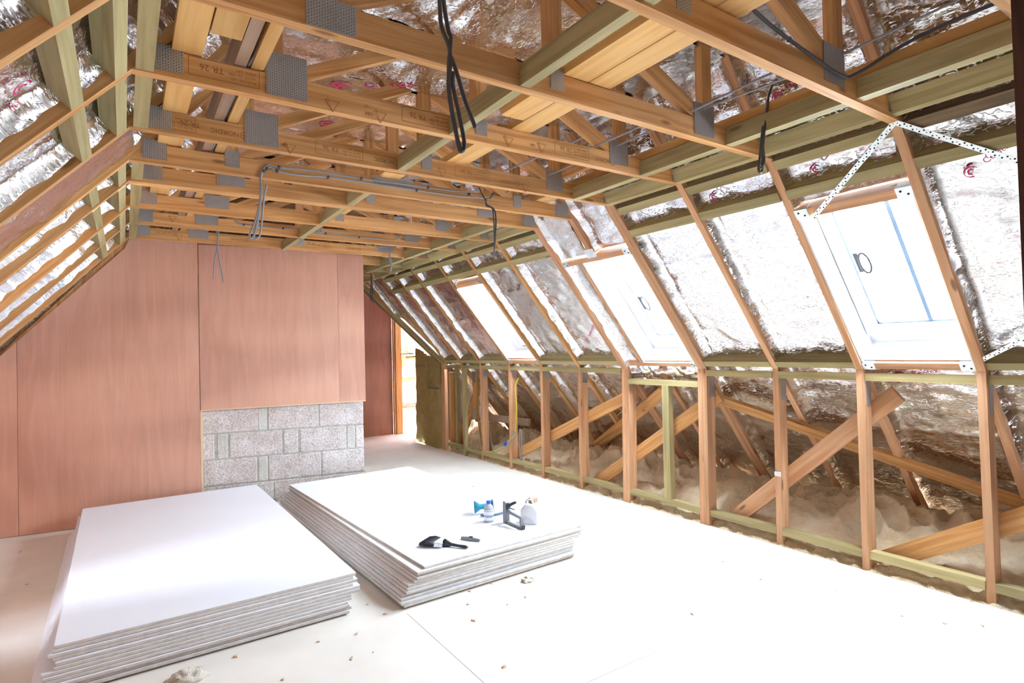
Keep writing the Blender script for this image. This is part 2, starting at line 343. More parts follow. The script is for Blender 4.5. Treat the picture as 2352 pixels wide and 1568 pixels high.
# gable wall behind the sheets: slightly out of square with the trusses
GA, GB = Vector((-.866, 6.353, 0)), Vector((2.112, 6.0, 0)); GD = (GB-GA).normalized(); GN = Vector((GD.y, -GD.x, 0))   # towards the camera
def gp(x, off=0, z=0):
    t = (x-GA.x)/GD.x; p = GA+GD*t + GN*off; return Vector((p.x, p.y, z))
def gslab(mb, outline, f0, f1, g=(0, 0, 1), mi=0):        # outline [(x,z)] on the gable plane between offsets f0 (back) and f1 (front)
    n = len(outline); vs = [gp(x, f1, z) for x, z in outline] + [gp(x, f0, z) for x, z in outline]
    fs = [list(range(n)), [n+i for i in reversed(range(n))]] + [[(i+1) % n, i, n+i, n+(i+1) % n] for i in range(n)]
    return mb.add(vs, fs, g, mi=mi)
def lz(x): return min(2.56, ZC + (x-LC)*math.tan(AL)) - .012
mb = MB(); gslab(mb, [(-1.2, 0), (.57, 0), (.57, 2.55), (LC, 2.55), (-1.2, lz(-1.2))], -.09, -.014); struct(mb.build('wall_gable', PINE))
mb = MB(); gslab(mb, [(-1.15, .004), (-.747, .004), (-.747, lz(-.747)), (-1.15, lz(-1.15))], -.012, 0)
tag(mb.build('plywood_sheet', PLY), 'narrow reddish plywood strip at the far left edge of the end wall', 'plywood')
mb = MB(); gslab(mb, [(-.744, .004), (.590, .004), (.590, 2.548), (LC+.02, 2.548), (LC-.02, lz(LC-.02)), (-.744, lz(-.744))], -.012, 0)
o = mb.build('plywood_sheet', PLY); tag(o, 'tall plywood sheet left of the block chimney, its top corner cut to the slope', 'plywood')
mb = MB(); gslab(mb, [(.592, .004), (.612, .004), (.612, .956), (.592, .956)], -.03, 0)
e = mb.build('raw_edge', plain('ply_edge', (.80, .62, .40), .7), parent=o)
mb = MB(); gslab(mb, [(.596, .962), (1.866, .962), (1.866, 2.53), (.596, 2.53)], -.010, .004)
o = mb.build('plywood_sheet', PLY); tag(o, 'large square plywood sheet fixed above the bare blocks', 'plywood')
mb = MB(); gslab(mb, [(.594, .950), (2.135, .950), (2.135, .962), (.594, .962)], -.010, .0045); mb.build('raw_edge', plain('ply_edge2', (.78, .58, .36), .7), parent=o)
mb = MB(); gslab(mb, [(1.868, .962), (2.135, .962), (2.135, 2.53), (1.868, 2.53)], -.010, .004)
tag(mb.build('plywood_sheet', PLY), 'narrow upright plywood strip on the right of the sheet above the blocks', 'plywood')
# chimney breast: blocks with mortar
ch = empty('chimney_breast', gp(1.35, -.3), 'grey concrete block chimney breast under the plywood on the end wall', 'chimney')
mb = MB(); gslab(mb, [(.598, 0), (2.11, 0), (2.11, 2.5), (.598, 2.5)], -.75, -.040); mb.build('mortar', MORTAR, parent=ch)
CO = [(0, .2), (.209, .452), (.459, .70), (.708, .955)]
rows = [[(.60, .78, 0), (.79, 1.22, 0), (1.23, 1.68, 0), (1.69, 2.11, 0)],
        [(.615, 1.07, 0), (1.09, 1.165, 1), (1.185, 1.67, 0), (1.69, 2.112, 0)],
        [(.60, .70, 0), (.735, .815, 1), (.84, 1.30, 0), (1.325, 1.45, 0), (1.48, 1.93, 0), (1.945, 2.02, 1), (2.035, 2.112, 0)],
        [(.60, 1.085, 0), (1.095, 1.165, 1), (1.185, 1.655, 0), (1.67, 2.112, 0)]]
def zshift(x): return .022*max(0, (2.1-x)/1.5)           # the courses run slightly out of level
for (z0, z1), rw in zip(CO, rows):
    for x0, x1, sm in rw:
        x0 -= .004; x1 += .004; mb = MB(); gslab(mb, [(x0, z0+zshift(x0)*(z0 > 0)), (x1, z0+zshift(x1)*(z0 > 0)), (x1, z1-.004+zshift(x1)*(z1 < .9)), (x0, z1-.004+zshift(x0)*(z1 < .9))], -.08, -.033)
        mb.build('smooth_block' if sm else 'concrete_block', SMOOTHB if sm else BLOCK, parent=ch, bevel=.007)
mb = MB(); p = gp(2.115, 0); mb.add([p+Vector((0, .02, 0)), p+Vector((.055, .02, 0)), p+Vector((.05, .05, 0)), p+Vector((.01, .03, .21)), p+Vector((.012, .05, .21))], [(0, 1, 3), (1, 2, 4, 3), (2, 0, 3, 4), (0, 2, 1)], (0, 0, 1))
tag(mb.build('timber_wedge', PINK), 'thin orange wedge of wood leaning on the bottom corner of the block chimney', 'wood scrap')
# passage beyond
mb = MB(); mb.box((2.2, 9.8, 0), (3.99, 9.83, 2.6), (0, 0, 1)); mb.box((2.17, 8.9, 0), (2.2, 9.83, 2.6), (0, 0, 1)); struct(mb.build('wall_passage', PLYD))  # second box is an unseen return wall added to stop a light leak
mb = MB(); mb.box((4.03, 9.72, 0), (4.14, 9.80, 2.4), (0, 0, 1)); tag(mb.build('door_post', PINE), 'upright pine post at the end of the dark plywood passage wall', 'post')
mb = MB(); mb.box((3.995, 9.75, 0), (4.028, 9.80, 2.4), (0, 0, 1)); tag(mb.build('door_lining', PINK), 'thin pinkish batten between the dark plywood and the pine post', 'batten')

# ---------------------------------------------------------------- roof trusses
ORD = {-2: 'clipped by the top right corner of the view', -1: 'nearest the camera, bending down beside the first skylight', 0: 'second from the camera, left of the nearest skylight',
       1: 'third from the camera, its tie stamped in dark ink', 2: 'fourth from the camera, doubled beside the middle skylight', 3: 'fifth from the camera, cut short above the middle skylight',
       4: 'sixth from the camera, with a doubled ceiling tie', 5: 'seventh from the camera', 6: 'eighth from the camera, right of the farthest skylight', 7: 'ninth from the camera, against the top of the plywood end wall',
       8: 'first one beyond the plywood end wall', 9: 'second one beyond the plywood end wall', 10: 'third one beyond the end wall, meeting the foot of the valley', 11: 'farthest, cut off halfway down by the valley timber'}
CORR = {-1: (2.9659, 2.4729), 0: (2.985, 2.4836), 1: (2.9458, 2.491), 2: (2.9574, 2.492), 4: (2.9562, 2.4912), 5: (2.9605, 2.4918), 6: (2.9471, 2.5038), 7: (2.9513, 2.508)}
KNEE = {-1: (3.923, 1.2867), 0: (3.9294, 1.2889), 1: (3.9563, 1.2821), 2: (3.9504, 1.2732), 4: (3.9649, 1.2593), 5: (3.9493, 1.269), 6: (3.9482, 1.2811), 7: (3.9469, 1.2857)}
LCN = {1: (.0335, 2.4854), 2: (.0312, 2.4875), 3: (.032, 2.478), 4: (.0349, 2.4784), 5: (.0411, 2.4827), 6: (.0456, 2.5005), 7: (.0436, 2.5015)}
RD = .15
def strip(p0, p1, depth, side):                            # quad along p0->p1 with depth to one side (XZ)
    d = Vector((p1[0]-p0[0], p1[1]-p0[1])).normalized(); n = Vector((-d.y, d.x))*side*depth
    return [p0, p1, (p1[0]+n.x, p1[1]+n.y), (p0[0]+n.x, p0[1]+n.y)]
def lerp(a, b, t): return a+(b-a)*t
def plate_part(par, x0, z0, x1, z1, y, name='nail_plate'):
    mb = MB(); mb.box((x0, y-.003, z0), (x1, y, z1), (0, 0, 1)); return mb.build(name, PLATE, parent=par)
TR = {}
PLATES = {0: [(.48, .64, 2.49, 2.592), (1.44, 1.51, 2.515, 2.605), (2.33, 2.48, 2.50, 2.66), (2.88, 2.955, 2.495, 2.575)],
          -1: [(.48, .64, 2.49, 2.6), (1.44, 1.51, 2.515, 2.605), (2.31, 2.47, 2.505, 2.66), (2.86, 2.935, 2.495, 2.575)],
          1: [(.09, .195, 2.505, 2.60), (.48, .638, 2.50, 2.675), (1.44, 1.505, 2.52, 2.605), (2.33, 2.475, 2.525, 2.66), (2.86, 2.935, 2.50, 2.59)],
          2: [(.09, .195, 2.50, 2.60), (.50, .655, 2.50, 2.665), (1.44, 1.505, 2.52, 2.60), (2.345, 2.48, 2.525, 2.655), (2.86, 2.94, 2.50, 2.585)],
          3: [(.09, .20, 2.50, 2.60), (.475, .55, 2.515, 2.61), (1.33, 1.60, 2.53, 2.595), (2.405, 2.47, 2.52, 2.61), (2.80, 2.915, 2.495, 2.60)],
          4: [(.09, .20, 2.50, 2.61), (.485, .645, 2.52, 2.605), (1.43, 1.50, 2.52, 2.605), (2.34, 2.48, 2.53, 2.61), (2.78, 2.90, 2.50, 2.59)],
          5: [(.10, .20, 2.51, 2.61), (.49, .65, 2.53, 2.62), (1.42, 1.49, 2.53, 2.61), (2.31, 2.45, 2.54, 2.63), (2.77, 2.89, 2.51, 2.60)],
          6: [(.10, .20, 2.52, 2.62), (.49, .655, 2.54, 2.63), (1.43, 1.50, 2.545, 2.625), (2.30, 2.45, 2.55, 2.635), (2.77, 2.89, 2.52, 2.61)],
          7: [(.10, .20, 2.53, 2.62), (.495, .655, 2.54, 2.63), (1.43, 1.51, 2.55, 2.63), (2.28, 2.45, 2.55, 2.64), (2.76, 2.90, 2.525, 2.615)],
          8: [(2.72, 2.86, 2.53, 2.62)], 9: [(2.66, 2.82, 2.53, 2.62)], 10: []}
for k, y in YT.items():
    cor = CORR.get(k, (RC, ZC+(.03 if k >= 8 else 0))); kn = KNEE.get(k, (R, ZK)); lc = LCN.get(k, (LC, ZC))
    lk = (lc[0]-1.16*math.cos(AL), lc[1]-1.16*math.sin(AL)*1.0)
    t = empty('roof_truss', (1.5, y, ZC), 'pine roof truss ' + ORD[k], 'roof truss', 'attic roof trusses')
    TR[k] = t
    y1 = y+T; th = 2*T if k == 4 else T
    # ceiling tie
    zr = lambda x: lc[1]+(cor[1]-lc[1])*(x-lc[0])/(cor[0]-lc[0])
    poly = [lc, cor, (cor[0]-.098/1.22, cor[1]+.098), (lc[0]+.098/1.09, lc[1]+.098)]
    if k == 4:
        mb = MB(); mb.prism(poly, y, y+T-.001, (1, 0, 0)); mb.build('ceiling_tie', PINE, parent=t)
        mb = MB(); mb.prism(poly, y+T+.001, y+2*T, (1, 0, 0)); mb.build('ceiling_tie', PINE, parent=t)
    else:
        mb = MB(); mb.prism(poly, y, y1, (1, 0, 0)); mb.build('ceiling_tie', PINE, parent=t)
    # left rafter down the left slope and on up to the ridge
    rx = lc[0]+(3.08-lc[1])/math.tan(AL); top = (rx, 3.08); bot = (lc[0]-1.75*math.cos(AL), lc[1]-1.75*math.sin(AL))
    mb = MB(); mb.prism(strip(bot, top, RD, 1), y, y1, (math.cos(AL), 0, math.sin(AL)))
    mb.build('rafter', PINE, parent=t)
    # right rafter(s)
    dr = Vector((cor[0]-kn[0], cor[1]-kn[1])).normalized()
    rtop = (cor[0]+(3.08-cor[1])*dr.x/dr.y, 3.08); eave = (kn[0]-dr.x*1.52, kn[1]-dr.y*1.52)
    if k == 3:
        a = rs(1.20, 0); lo = (a.x, a.z); segs = [(lo, rtop, y), (eave, (rs(-.02, 0).x, rs(-.02, 0).z), y)]
    elif k in (2, 4): segs = [(eave, rtop, y), (eave, rtop, y+T+.001)]
    elif k == 10: segs = [((3.97, ZK-.02), rtop, y)]
    elif k == 11: segs = [((val_x(y)-.02, ZK+(R-val_x(y)+.02)*1.2204), rtop, y)]
    else: segs = [(eave, rtop, y)]
    for a, b, yy in segs:
        mb = MB(); mb.prism(strip(a, b, RD, -1), yy, yy+T-.001, (dr.x, 0, dr.y)); mb.build('rafter', PINK if k < 5 else PINE, parent=t)
    # studs of the knee wall
    if k in (-2, -1, 0, 1, 2, 4, 5, 6, 7, 8):
        for j in range(2 if k in (2, 4) else 1):
            yy = y+j*(T+.001); zt = lambda x: kn[1]-(x-kn[0])*1.2204
            x0 = kn[0]
            fx = {-1: 3.962, 0: 3.940, 1: 3.9466, 2: 3.9293, 4: 3.9373, 5: 3.9443, 6: 3.9415, 7: 3.9376, 8: 3.9525}.get(k, x0)
            mb = MB(); mb.prism([(fx, -.16), (fx+.097, -.16), (x0+.097, zt(x0+.097)), (x0, kn[1])], yy, yy+T-.001, (0, 0, 1)); s = mb.build('stud', PINK, parent=t)
        plate_part(t, x0+.035, kn[1]-.045-.19 if k < 3 else kn[1]-.17, x0+.09, kn[1]-.062, y)
    # web posts and struts
    for xa, xb in ((.474, .544), (1.433, 1.507), (2.40, 2.47)):
        zt = ZF+.004
        if k in (8, 9, 10, 11) and xa < 2: continue
        mb = MB(); mb.prism([(xa, zr(xa)+.0985), (xb, zr(xb)+.0985), (xb, zt), (xa, zt)], y+.001, y1, (0, 0, 1)); mb.build('web_post', PINE, parent=t)
    if k < 8:
        zb = zr(.6)+.0985
        mb = MB(); mb.prism([(.546, zb+.001), (.62, zb+.001), (1.403, ZF+.004), (1.26, ZF+.004), (.546, zb+.02)], y+.001, y1-.003, (.92, 0, .4)); mb.build('web_strut', PINE, parent=t)
        mb = MB(); mb.prism([(2.31, zb+.001), (2.398, zb+.001), (2.398, zb+.042), (1.66, ZF+.004), (1.509, ZF+.004), (1.509, 2.947)], y+.001, y1-.003, (-.92, 0, .4)); mb.build('web_strut', PINE, parent=t)
    mb = MB(); mb.prism([(lc[0]+(ZF+.006-lc[1])/math.tan(AL)+.001, ZF+.006), (cor[0]-(ZF+.006-cor[1])/1.2204-.001, ZF+.006), (cor[0]-(3.07-cor[1])/1.2204-.001, 3.07), (lc[0]+(3.07-lc[1])/math.tan(AL)+.001, 3.07)], y+.001, y+T, (1, 0, 0)); mb.build('collar', PINE, parent=t)
    for x0, x1, z0, z1 in PLATES.get(k, []): plate_part(t, x0, z0, x1, z1, y-.0005)

# mill stamps on the ties, read upside down from the room
def stamp(k, kind, x, z, s=.03, wbox=.3):
    mb = MB(); yy = YT[k]-.0012
    def put(vs, fs, ox, oz): mb.add([(x-(v.x+ox), yy, z-(v.y+oz)) for v in vs], fs)
    def line(a, b, w=.0022):
        a, b = Vector((*a, 0)), Vector((*b, 0)); d = (b-a).normalized(); n = Vector((-d.y, d.x, 0))*w/2
        put([a-n, b-n, b+n, a+n], [(0, 1, 2, 3)], 0, 0)
    if kind == 'box':
        vs, fs = text_mesh('TR 26', .034); put(vs, fs, wbox-.12, -.012)
        for i, tx in enumerate(('BS EN 519   KD', 'UKTFP  No 4985', 'WPPA  DRY')):
            vs, fs = text_mesh(tx, .014); put(vs, fs, .012, .016-i*.018)
        for a, b in (((0, -.032), (wbox, -.032)), ((wbox, -.032), (wbox, .036)), ((wbox, .036), (0, .036)), ((0, .036), (0, -.032))): line(a, b)
    elif kind == 'tri':
        for a, b in (((0, 0), (.06, 0)), ((.06, 0), (.03, .048)), ((.03, .048), (0, 0)), ((.03, .048), (.05, -.012))): line(a, b)
    else:
        vs, fs = text_mesh(kind, s); put(vs, fs, 0, 0)
        if kind == 'NORDIC':
            for i in range(10):
                a0, a1 = i*math.pi/5, (i+.75)*math.pi/5; line((-.022+.016*math.cos(a0), .011+.016*math.sin(a0)), (-.022+.016*math.cos(a1), .011+.016*math.sin(a1)), .004)
            line((-.030, .011), (-.014, .011), .004)
    o = mb.build('stamp', INK, parent=TR[k]); return o
stamp(1, 'box', .455, 2.548, wbox=.245); stamp(1, 'tri', .77, 2.53); stamp(1, 'VII', .90, 2.545, .018); stamp(1, 'GBII', .92, 2.515, .022); stamp(1, 'tri', .98, 2.525)
stamp(1, 'box', 1.30, 2.545, wbox=.245); stamp(1, 'tri', 1.66, 2.54); stamp(1, 'GBII', 1.80, 2.535, .02); stamp(1, 'tri', 1.87, 2.545); stamp(1, 'box', 2.17, 2.545, wbox=.24); stamp(1, 'NORDIC', 2.33, 2.54, .03)
stamp(2, 'box', .29, 2.545, wbox=.1); stamp(2, 'NORDIC', .475, 2.545, .032); stamp(2, 'tri', .74, 2.53); stamp(2, 'GBII', .70, 2.53, .02); stamp(2, 'box', 1.09, 2.545, wbox=.25); stamp(2, 'NORDIC', 1.27, 2.54, .03)
stamp(2, 'tri', 1.60, 2.54); stamp(2, 'box', 1.90, 2.545, wbox=.24); stamp(2, 'NORDIC', 2.09, 2.54, .03); stamp(2, 'tri', 2.20, 2.53); stamp(2, 'GBII', 2.58, 2.53, .02); stamp(2, 'box', 2.72, 2.545, wbox=.12)
stamp(6, 'GBII', .90, 2.575, .022); stamp(6, 'tri', .36, 2.58); stamp(7, 'NORDIC', .36, 2.575, .03); stamp(7, 'tri', .45, 2.56); stamp(7, 'NORDIC', .95, 2.57, .03); stamp(7, 'box', 1.75, 2.575, wbox=.25); stamp(7, 'NORDIC', 2.05, 2.57, .03)

# ---------------------------------------------------------------- noggins (short battens between trusses)
BAYN = {(-2, -1): 'in the nearest bay', (-1, 0): 'in the nearest skylight bay', (0, 1): 'in the third bay', (1, 2): 'in the fourth bay', (2, 4): 'in the middle skylight bay',
        (2, 3): 'in the fifth bay', (3, 4): 'in the sixth bay', (4, 5): 'in the seventh bay', (5, 6): 'in the eighth bay', (6, 7): 'in the farthest skylight bay',
        (7, 8): 'in the tenth bay', (8, 9): 'in the eleventh bay', (9, 10): 'in the twelfth bay', (10, 11): 'in the last bay'}
def ybay(a, b): return YT[a]+(2*T+.002 if a in (2, 4) and not (a == 2 and b == 3) else T)+.0005, YT[b]-.0005
def nog(a, b, poly, what, where, mat=GREEN, name='noggin', y0=None, y1=None):
    ya, yb = ybay(a, b); ya = ya if y0 is None else y0; yb = yb if y1 is None else y1
    mb = MB(); mb.prism(poly, ya, yb, (0, 1, 0)); o = mb.build(name, mat)
    return tag(o, f'{what} {where} {BAYN[(a, b)]}', 'noggin', 'treated noggins between the trusses')
def rq(s0, s1, d0, d1):
    return [(p.x, p.z) for p in (rs(s0, 0, d0), rs(s1, 0, d0), rs(s1, 0, d1), rs(s0, 0, d1))]
def lq(s0, s1, d0, d1):
    return [(p.x, p.z) for p in (ls(s0, 0, d0), ls(s1, 0, d0), ls(s1, 0, d1), ls(s0, 0, d1))]
BAYS = [(-2, -1), (-1, 0), (0, 1), (1, 2), (2, 3), (3, 4), (4, 5), (5, 6), (6, 7), (7, 8), (8, 9), (9, 10), (10, 11)]
for a, b in BAYS:
    skip = (a, b) in ((2, 3), (3, 4)); far = a >= 9
    if not skip:
        if not far: nog(a, b, [(2.572, ZC), (2.628, ZC), (2.628, ZC+.085), (2.572, ZC+.085)], 'green treated batten', 'along the ceiling inside the right bend')
        nog(a, b, [(2.885, ZC), (2.935, ZC), (2.89, ZC+.075), (2.85, ZC+.075)], 'green treated batten', 'tight in the right ceiling bend')
        if a <= 9:
            nog(a, b, rq(1.475, 1.530, .0, .09), 'brown stained batten' if a == -2 else 'green treated batten', 'at the top of the right slope', OLD if a == -2 else GREEN)
            nog(a, b, rq(1.282, 1.342, .0, .09), 'green treated batten', 'just below the top of the right slope')
    if (a, b) not in ((2, 3), (7, 8), (8, 9), (9, 10), (10, 11)) and a > -3:
        nog(a, b, [(1.29, ZC+.002), (1.335, ZC+.002), (1.335, ZC+.085), (1.29, ZC+.085)], 'green treated strut', 'down the middle of the ceiling')
    if a >= -1 and a <= 6:
        if (a, b) != (2, 3):
            nog(a, b, [(.045, ZC+.002), (.100, ZC+.002), (.10, ZC+.06), (.07, ZC+.06)], 'green treated batten', 'along the ceiling at the left bend')
            nog(a, b, lq(.022, .074, .0, .085), 'green treated batten', 'at the top of the left slope')
            nog(a, b, lq(.205, .255, .0, .085), 'green treated batten', 'lower down the left slope')
    if not skip and a <= 9:
        nog(a, b, [(R+.001, .072), (R+.068, .072), (R+.068, .122), (R+.001, .122)], 'green treated batten', 'along the foot of the knee wall')
        nog(a, b, [(R+.001, 1.213), (R+.05, 1.213), (R+.05, 1.262), (R+.001, 1.262)], 'green treated batten', 'along the top of the knee wall')
        if (a, b) != (-1, 0) and (a, b) != (6, 7): nog(a, b, rq(.012, .062, .0, .09), 'green treated batten', 'along the bottom of the right slope')
nog(2, 4, [(R+.001, .072), (R+.068, .072), (R+.068, .122), (R+.001, .122)], 'green treated batten', 'along the foot of the knee wall')
nog(2, 4, [(R+.001, 1.116), (R+.05, 1.116), (R+.05, 1.166), (R+.001, 1.166)], 'green treated batten', 'set lower than its neighbours')
mb = MB(); mb.box((R+.002, 3.440, .1225), (R+.06, 3.515, 1.1155), (0, 0, 1)); tag(mb.build('timber_post', GREEN), 'greenish short post in the knee wall under the middle skylight', 'post')
mb = MB(); mb.box((R+.0, 7.09, -.02), (R+.05, 7.15, 1.2125), (0, 0, 1)); tag(mb.build('timber_post', GREEN), 'greenish post in the knee wall, right-hand of the pair near its far end', 'post')
mb = MB(); mb.box((R+.07, 7.44, .02), (R+.12, 7.50, 1.212), (0, 0, 1)); tag(mb.build('timber_post', GREEN), 'greenish post in the knee wall, left-hand of the pair near its far end', 'post')
mb = MB(); mb.box((R+.0, 7.69, -.02), (R+.05, 7.80, 1.19), (0, 0, 1)); tag(mb.build('timber_post', PINK), 'pinkish post closing the far end of the knee wall beside the yellow wool', 'post')
mb = MB(); mb.box((R+.055, 7.62, -.02), (R+.15, 7.66, 1.15), (0, 0, 1)); tag(mb.build('timber_post', PINE), 'orange post just behind the last pinkish post of the knee wall', 'post')

# ---------------------------------------------------------------- foil faced insulation
def foil_strip(fn, s0, s1, y0, y1, label, cat='insulation board', ds=.022, dy=.022, d=.085, lip=.055, amp=.006, seed=0, clip=None, name='insulation_board', mat=FOIL, thick=.06, seams=(), lips=(1, 1)):
    ns = max(2, int((s1-s0)/ds)); ny = max(6, int((y1-y0)/dy)); vs = []; fs = []
    for i in range(ns+1):
        s = s0+(s1-s0)*i/ns
        for j in range(ny+1):
            y = y0+(y1-y0)*j/ny; e = min((y-y0) if lips[0] else 9, (y1-y) if lips[1] else 9); es = min(s-s0, s1-s)
            q = Vector((s*3.1+seed*7.3, y*3.1, seed)); w = noise.noise(q*1.3)*amp*1.8 + noise.noise(q*4.1)*amp
            rid = 1-min(1, abs(noise.noise(Vector((s*5.2+seed, y*2.3+seed*3, 4.2))))*7); w -= rid*amp*.9
            cr = noise.noise(Vector((s*23+seed, y*20, 9.1)))
            if e < .05: tt = 1-e/.05; w -= tt*tt*(lip+.006*cr+.016*noise.noise(Vector((s*9, seed, 2)))+.006*noise.noise(Vector((s*21, seed, 5)))); w += .003*cr
            for sm in seams:
                if abs(s-sm) < .03: w -= .006*(1-abs(s-sm)/.03)
            p = fn(s, y, d+w)
            if clip: p = clip(p, s, y, d+w)
            vs.append(p)
    W_ = ny+1
    for i in range(ns):
        for j in range(ny): fs.append([i*W_+j, i*W_+j+1, (i+1)*W_+j+1, (i+1)*W_+j])
    mb = MB(); mb.add(vs, fs, fn(1, 0, 0)-fn(0, 0, 0), smooth=True)
    # back of the board
    mb.add([fn(s0, y0, d+thick), fn(s0, y1, d+thick), fn(s1, y1, d+thick), fn(s1, y0, d+thick)] if not clip else [clip(fn(s, y, d+thick), s, y, d+thick) for s, y in ((s0, y0), (s0, y1), (s1, y1), (s1, y0))], [(0, 1, 2, 3)], (1, 0, 0))
    return tag(mb.build(name, mat, recalc=False), label, cat)
SRT = 2.32   # the sloping boards stop just above the flat ceiling
FN = {(-2, -1): 'nearest', (-1, 0): 'second', (0, 1): 'third', (1, 2): 'fourth', (2, 3): 'fifth', (3, 4): 'sixth', (4, 5): 'seventh', (5, 6): 'eighth', (6, 7): 'ninth', (7, 8): 'tenth', (8, 9): 'eleventh', (9, 10): 'twelfth', (10, 11): 'thirteenth'}
def vclip(p, s, y, d):
    xm = val_x(min(max(y, 7.70), 8.5))
    if p.x > xm and y > 7.60: s2 = (R-xm)/abs(SR.x); return rs(max(s, s2), y, d)
    return p
SKY = {(-1, 0): (.062, 1.155), (6, 7): (.075, 1.165)}
G1 = 'foil insulation boards of the right slope'; G2 = 'foil insulation boards of the left slope'
seed = 1
def fo(o, g): o['group'] = g; return o
for a, b in BAYS:
    ya, yb = ybay(a, b); seed += 1; n = FN[(a, b)]
    sm = (.47+.1*(seed % 3), .95)
    if (a, b) in SKY:
        s0, s1 = SKY[(a, b)]
        fo(foil_strip(rs, -1.68, s0-.055, ya, yb, f'crinkled foil board behind the knee wall, below the skylight of the {n} bay', seed=seed, seams=(-.6,)), G1)
        fo(foil_strip(rs, s1+.06, SRT, ya, yb, f'crinkled foil board on the right slope, above the skylight of the {n} bay', seed=seed+.3, seams=()), G1)
    elif (a, b) in ((2, 3), (3, 4)):
        fo(foil_strip(rs, -1.68, .0, ya, yb, f'crinkled foil board behind the knee wall below the middle skylight, {n} bay', seed=seed, seams=(-.6,)), G1)
        fo(foil_strip(rs, 1.215, SRT, ya, yb, f'pale flat foil board on the slope above the middle skylight, {n} bay', seed=seed+.3, d=.03 if a == 3 else .07, lip=.03, seams=()), G1)
    elif a >= 10:
        fo(foil_strip(rs, 0, SRT, ya, yb, 'dark crinkled foil board in the last bay, cut off along the valley timber', seed=seed, clip=vclip), G1)
    else:
        fo(foil_strip(rs, -1.68, SRT, ya, yb, f'crinkled foil board running up the whole right slope, {n} bay from the camera', seed=seed, seams=(-.6,)+sm, amp=.008 if a == -2 else .006), G1)
fo(foil_strip(rs, 0, SRT, YT[11]+T, 8.455, 'small triangle of foil board beyond the farthest truss at the valley', seed=40, clip=vclip), G1)
# a continuous stretch of insulated roof behind the camera
fo(foil_strip(rs, -1.68, SRT, -2.59, .574, 'foil board on the right slope behind the camera', seed=51, ds=.06, dy=.08), G1)
SLT = -.74
def lclip(p, s, y, d): return p
seed = 70
LB = [('t', a, b) for a, b in BAYS] + [('r', -2.59, .574), ('r', 8.195, 8.455)]
for kk, a, b in LB:
    seed += 1
    if kk == 'r': fo(foil_strip(ls, SLT, 1.70, a, b, 'foil board on the left slope behind the camera' if a < 0 else 'last foil board of the left slope beyond the end wall', seed=seed, ds=.08, dy=.08), G2); continue
    ya, yb = ybay(a, b); n = FN[(a, b)]
    if (a, b) == (2, 3):
        fo(foil_strip(ls, SLT, 1.62, ya, yb, 'foil board of the left slope behind the loose flush sheet', seed=seed, d=.10), G2)
        fo(foil_strip(ls, -.03, 1.62, ya-.0, yb, 'pinkish foil stretched flush over the left slope between the fourth and fifth trusses', name='foil_sheet', seed=seed, d=.012, lip=-.004, amp=.006, mat=FOILF), G2)
    elif a >= 7: fo(foil_strip(ls, SLT, 1.62, ya, yb, f'foil board on the left slope beyond the end wall, {n} bay', seed=seed, ds=.08, dy=.06, d=.10), G2)
    else: fo(foil_strip(ls, SLT, 1.62, ya, yb, f'crinkled foil board of the {n} bay from the camera on the left slope', seed=seed, d=.10, lip=.06, seams=(.55,)), G2)

G3 = 'foil insulation boards of the flat upper ceiling'; seed = 90
for a, b in BAYS[:11]+[(9, 11)]:
    ya, yb = YT[a]+T*.35, (8.455 if b == 11 else YT[b]+T*.65); seed += 1
    fo(foil_strip(fc, .345, 2.675, ya, yb, f'flat foil board overhead above the ties, {FN[(a, b)]} bay from the camera' if (a, b) in FN else 'flat foil board overhead in the dark beyond the end wall', seed=seed, d=0, lip=.002, amp=.004, dy=.02, ds=.02 if a < 5 else .05, name='insulation_board', seams=(1.23,)), G3)
fo(foil_strip(fc, .345, 2.675, -2.59, YT[-2]+T*.3, 'flat foil board overhead behind the camera', seed=120, d=0, lip=.002, ds=.08, dy=.08, name='insulation_board'), G3)

# red print on the foil: lettering and ring marks
def foil_print(fn, s, y, txt, size, ang, d, flip, label):
    mb = MB(); vs, fs = text_mesh(txt, size); ca, sa = math.cos(ang), math.sin(ang)
    def P(u, v): uu, vv = u*ca-v*sa, u*sa+v*ca; return fn(s+vv, y+uu*flip, d)
    mb.add([P(v.x, v.y) for v in vs], fs)
    for r0, r1 in ((size*.75, size*.68), (size*.38, size*.22)):
        n = 28; c = (-size*1.6, size*.2); A = [P(c[0]+r0*math.cos(i*6.283/n), c[1]+r0*math.sin(i*6.283/n)) for i in range(n)]; B = [P(c[0]+r1*math.cos(i*6.283/n), c[1]+r1*math.sin(i*6.283/n)*.8) for i in range(n)]
        mb.add(A+B, [[i, (i+1) % n, n+(i+1) % n, n+i] for i in range(n-(8 if r1 > 0 else 0))])
    return mb
PR_ = [(ls, 0, 'x')]
def find_foil(p, k):                                      # the board a print belongs to
    best = None
    for o in COL.objects:
        if o.name.startswith('insulation_board'):
            bb = [Vector(o['_w'])+Vector(c) for c in o.bound_box]
            if all(min(c[i] for c in bb)-.02 <= p[i] <= max(c[i] for c in bb)+.02 for i in range(3)): return o
q1 = at(820, 196, 'z', ZF); q2 = at(840, 292, 'z', ZF); q3 = at(1010, 300, 'z', ZF)
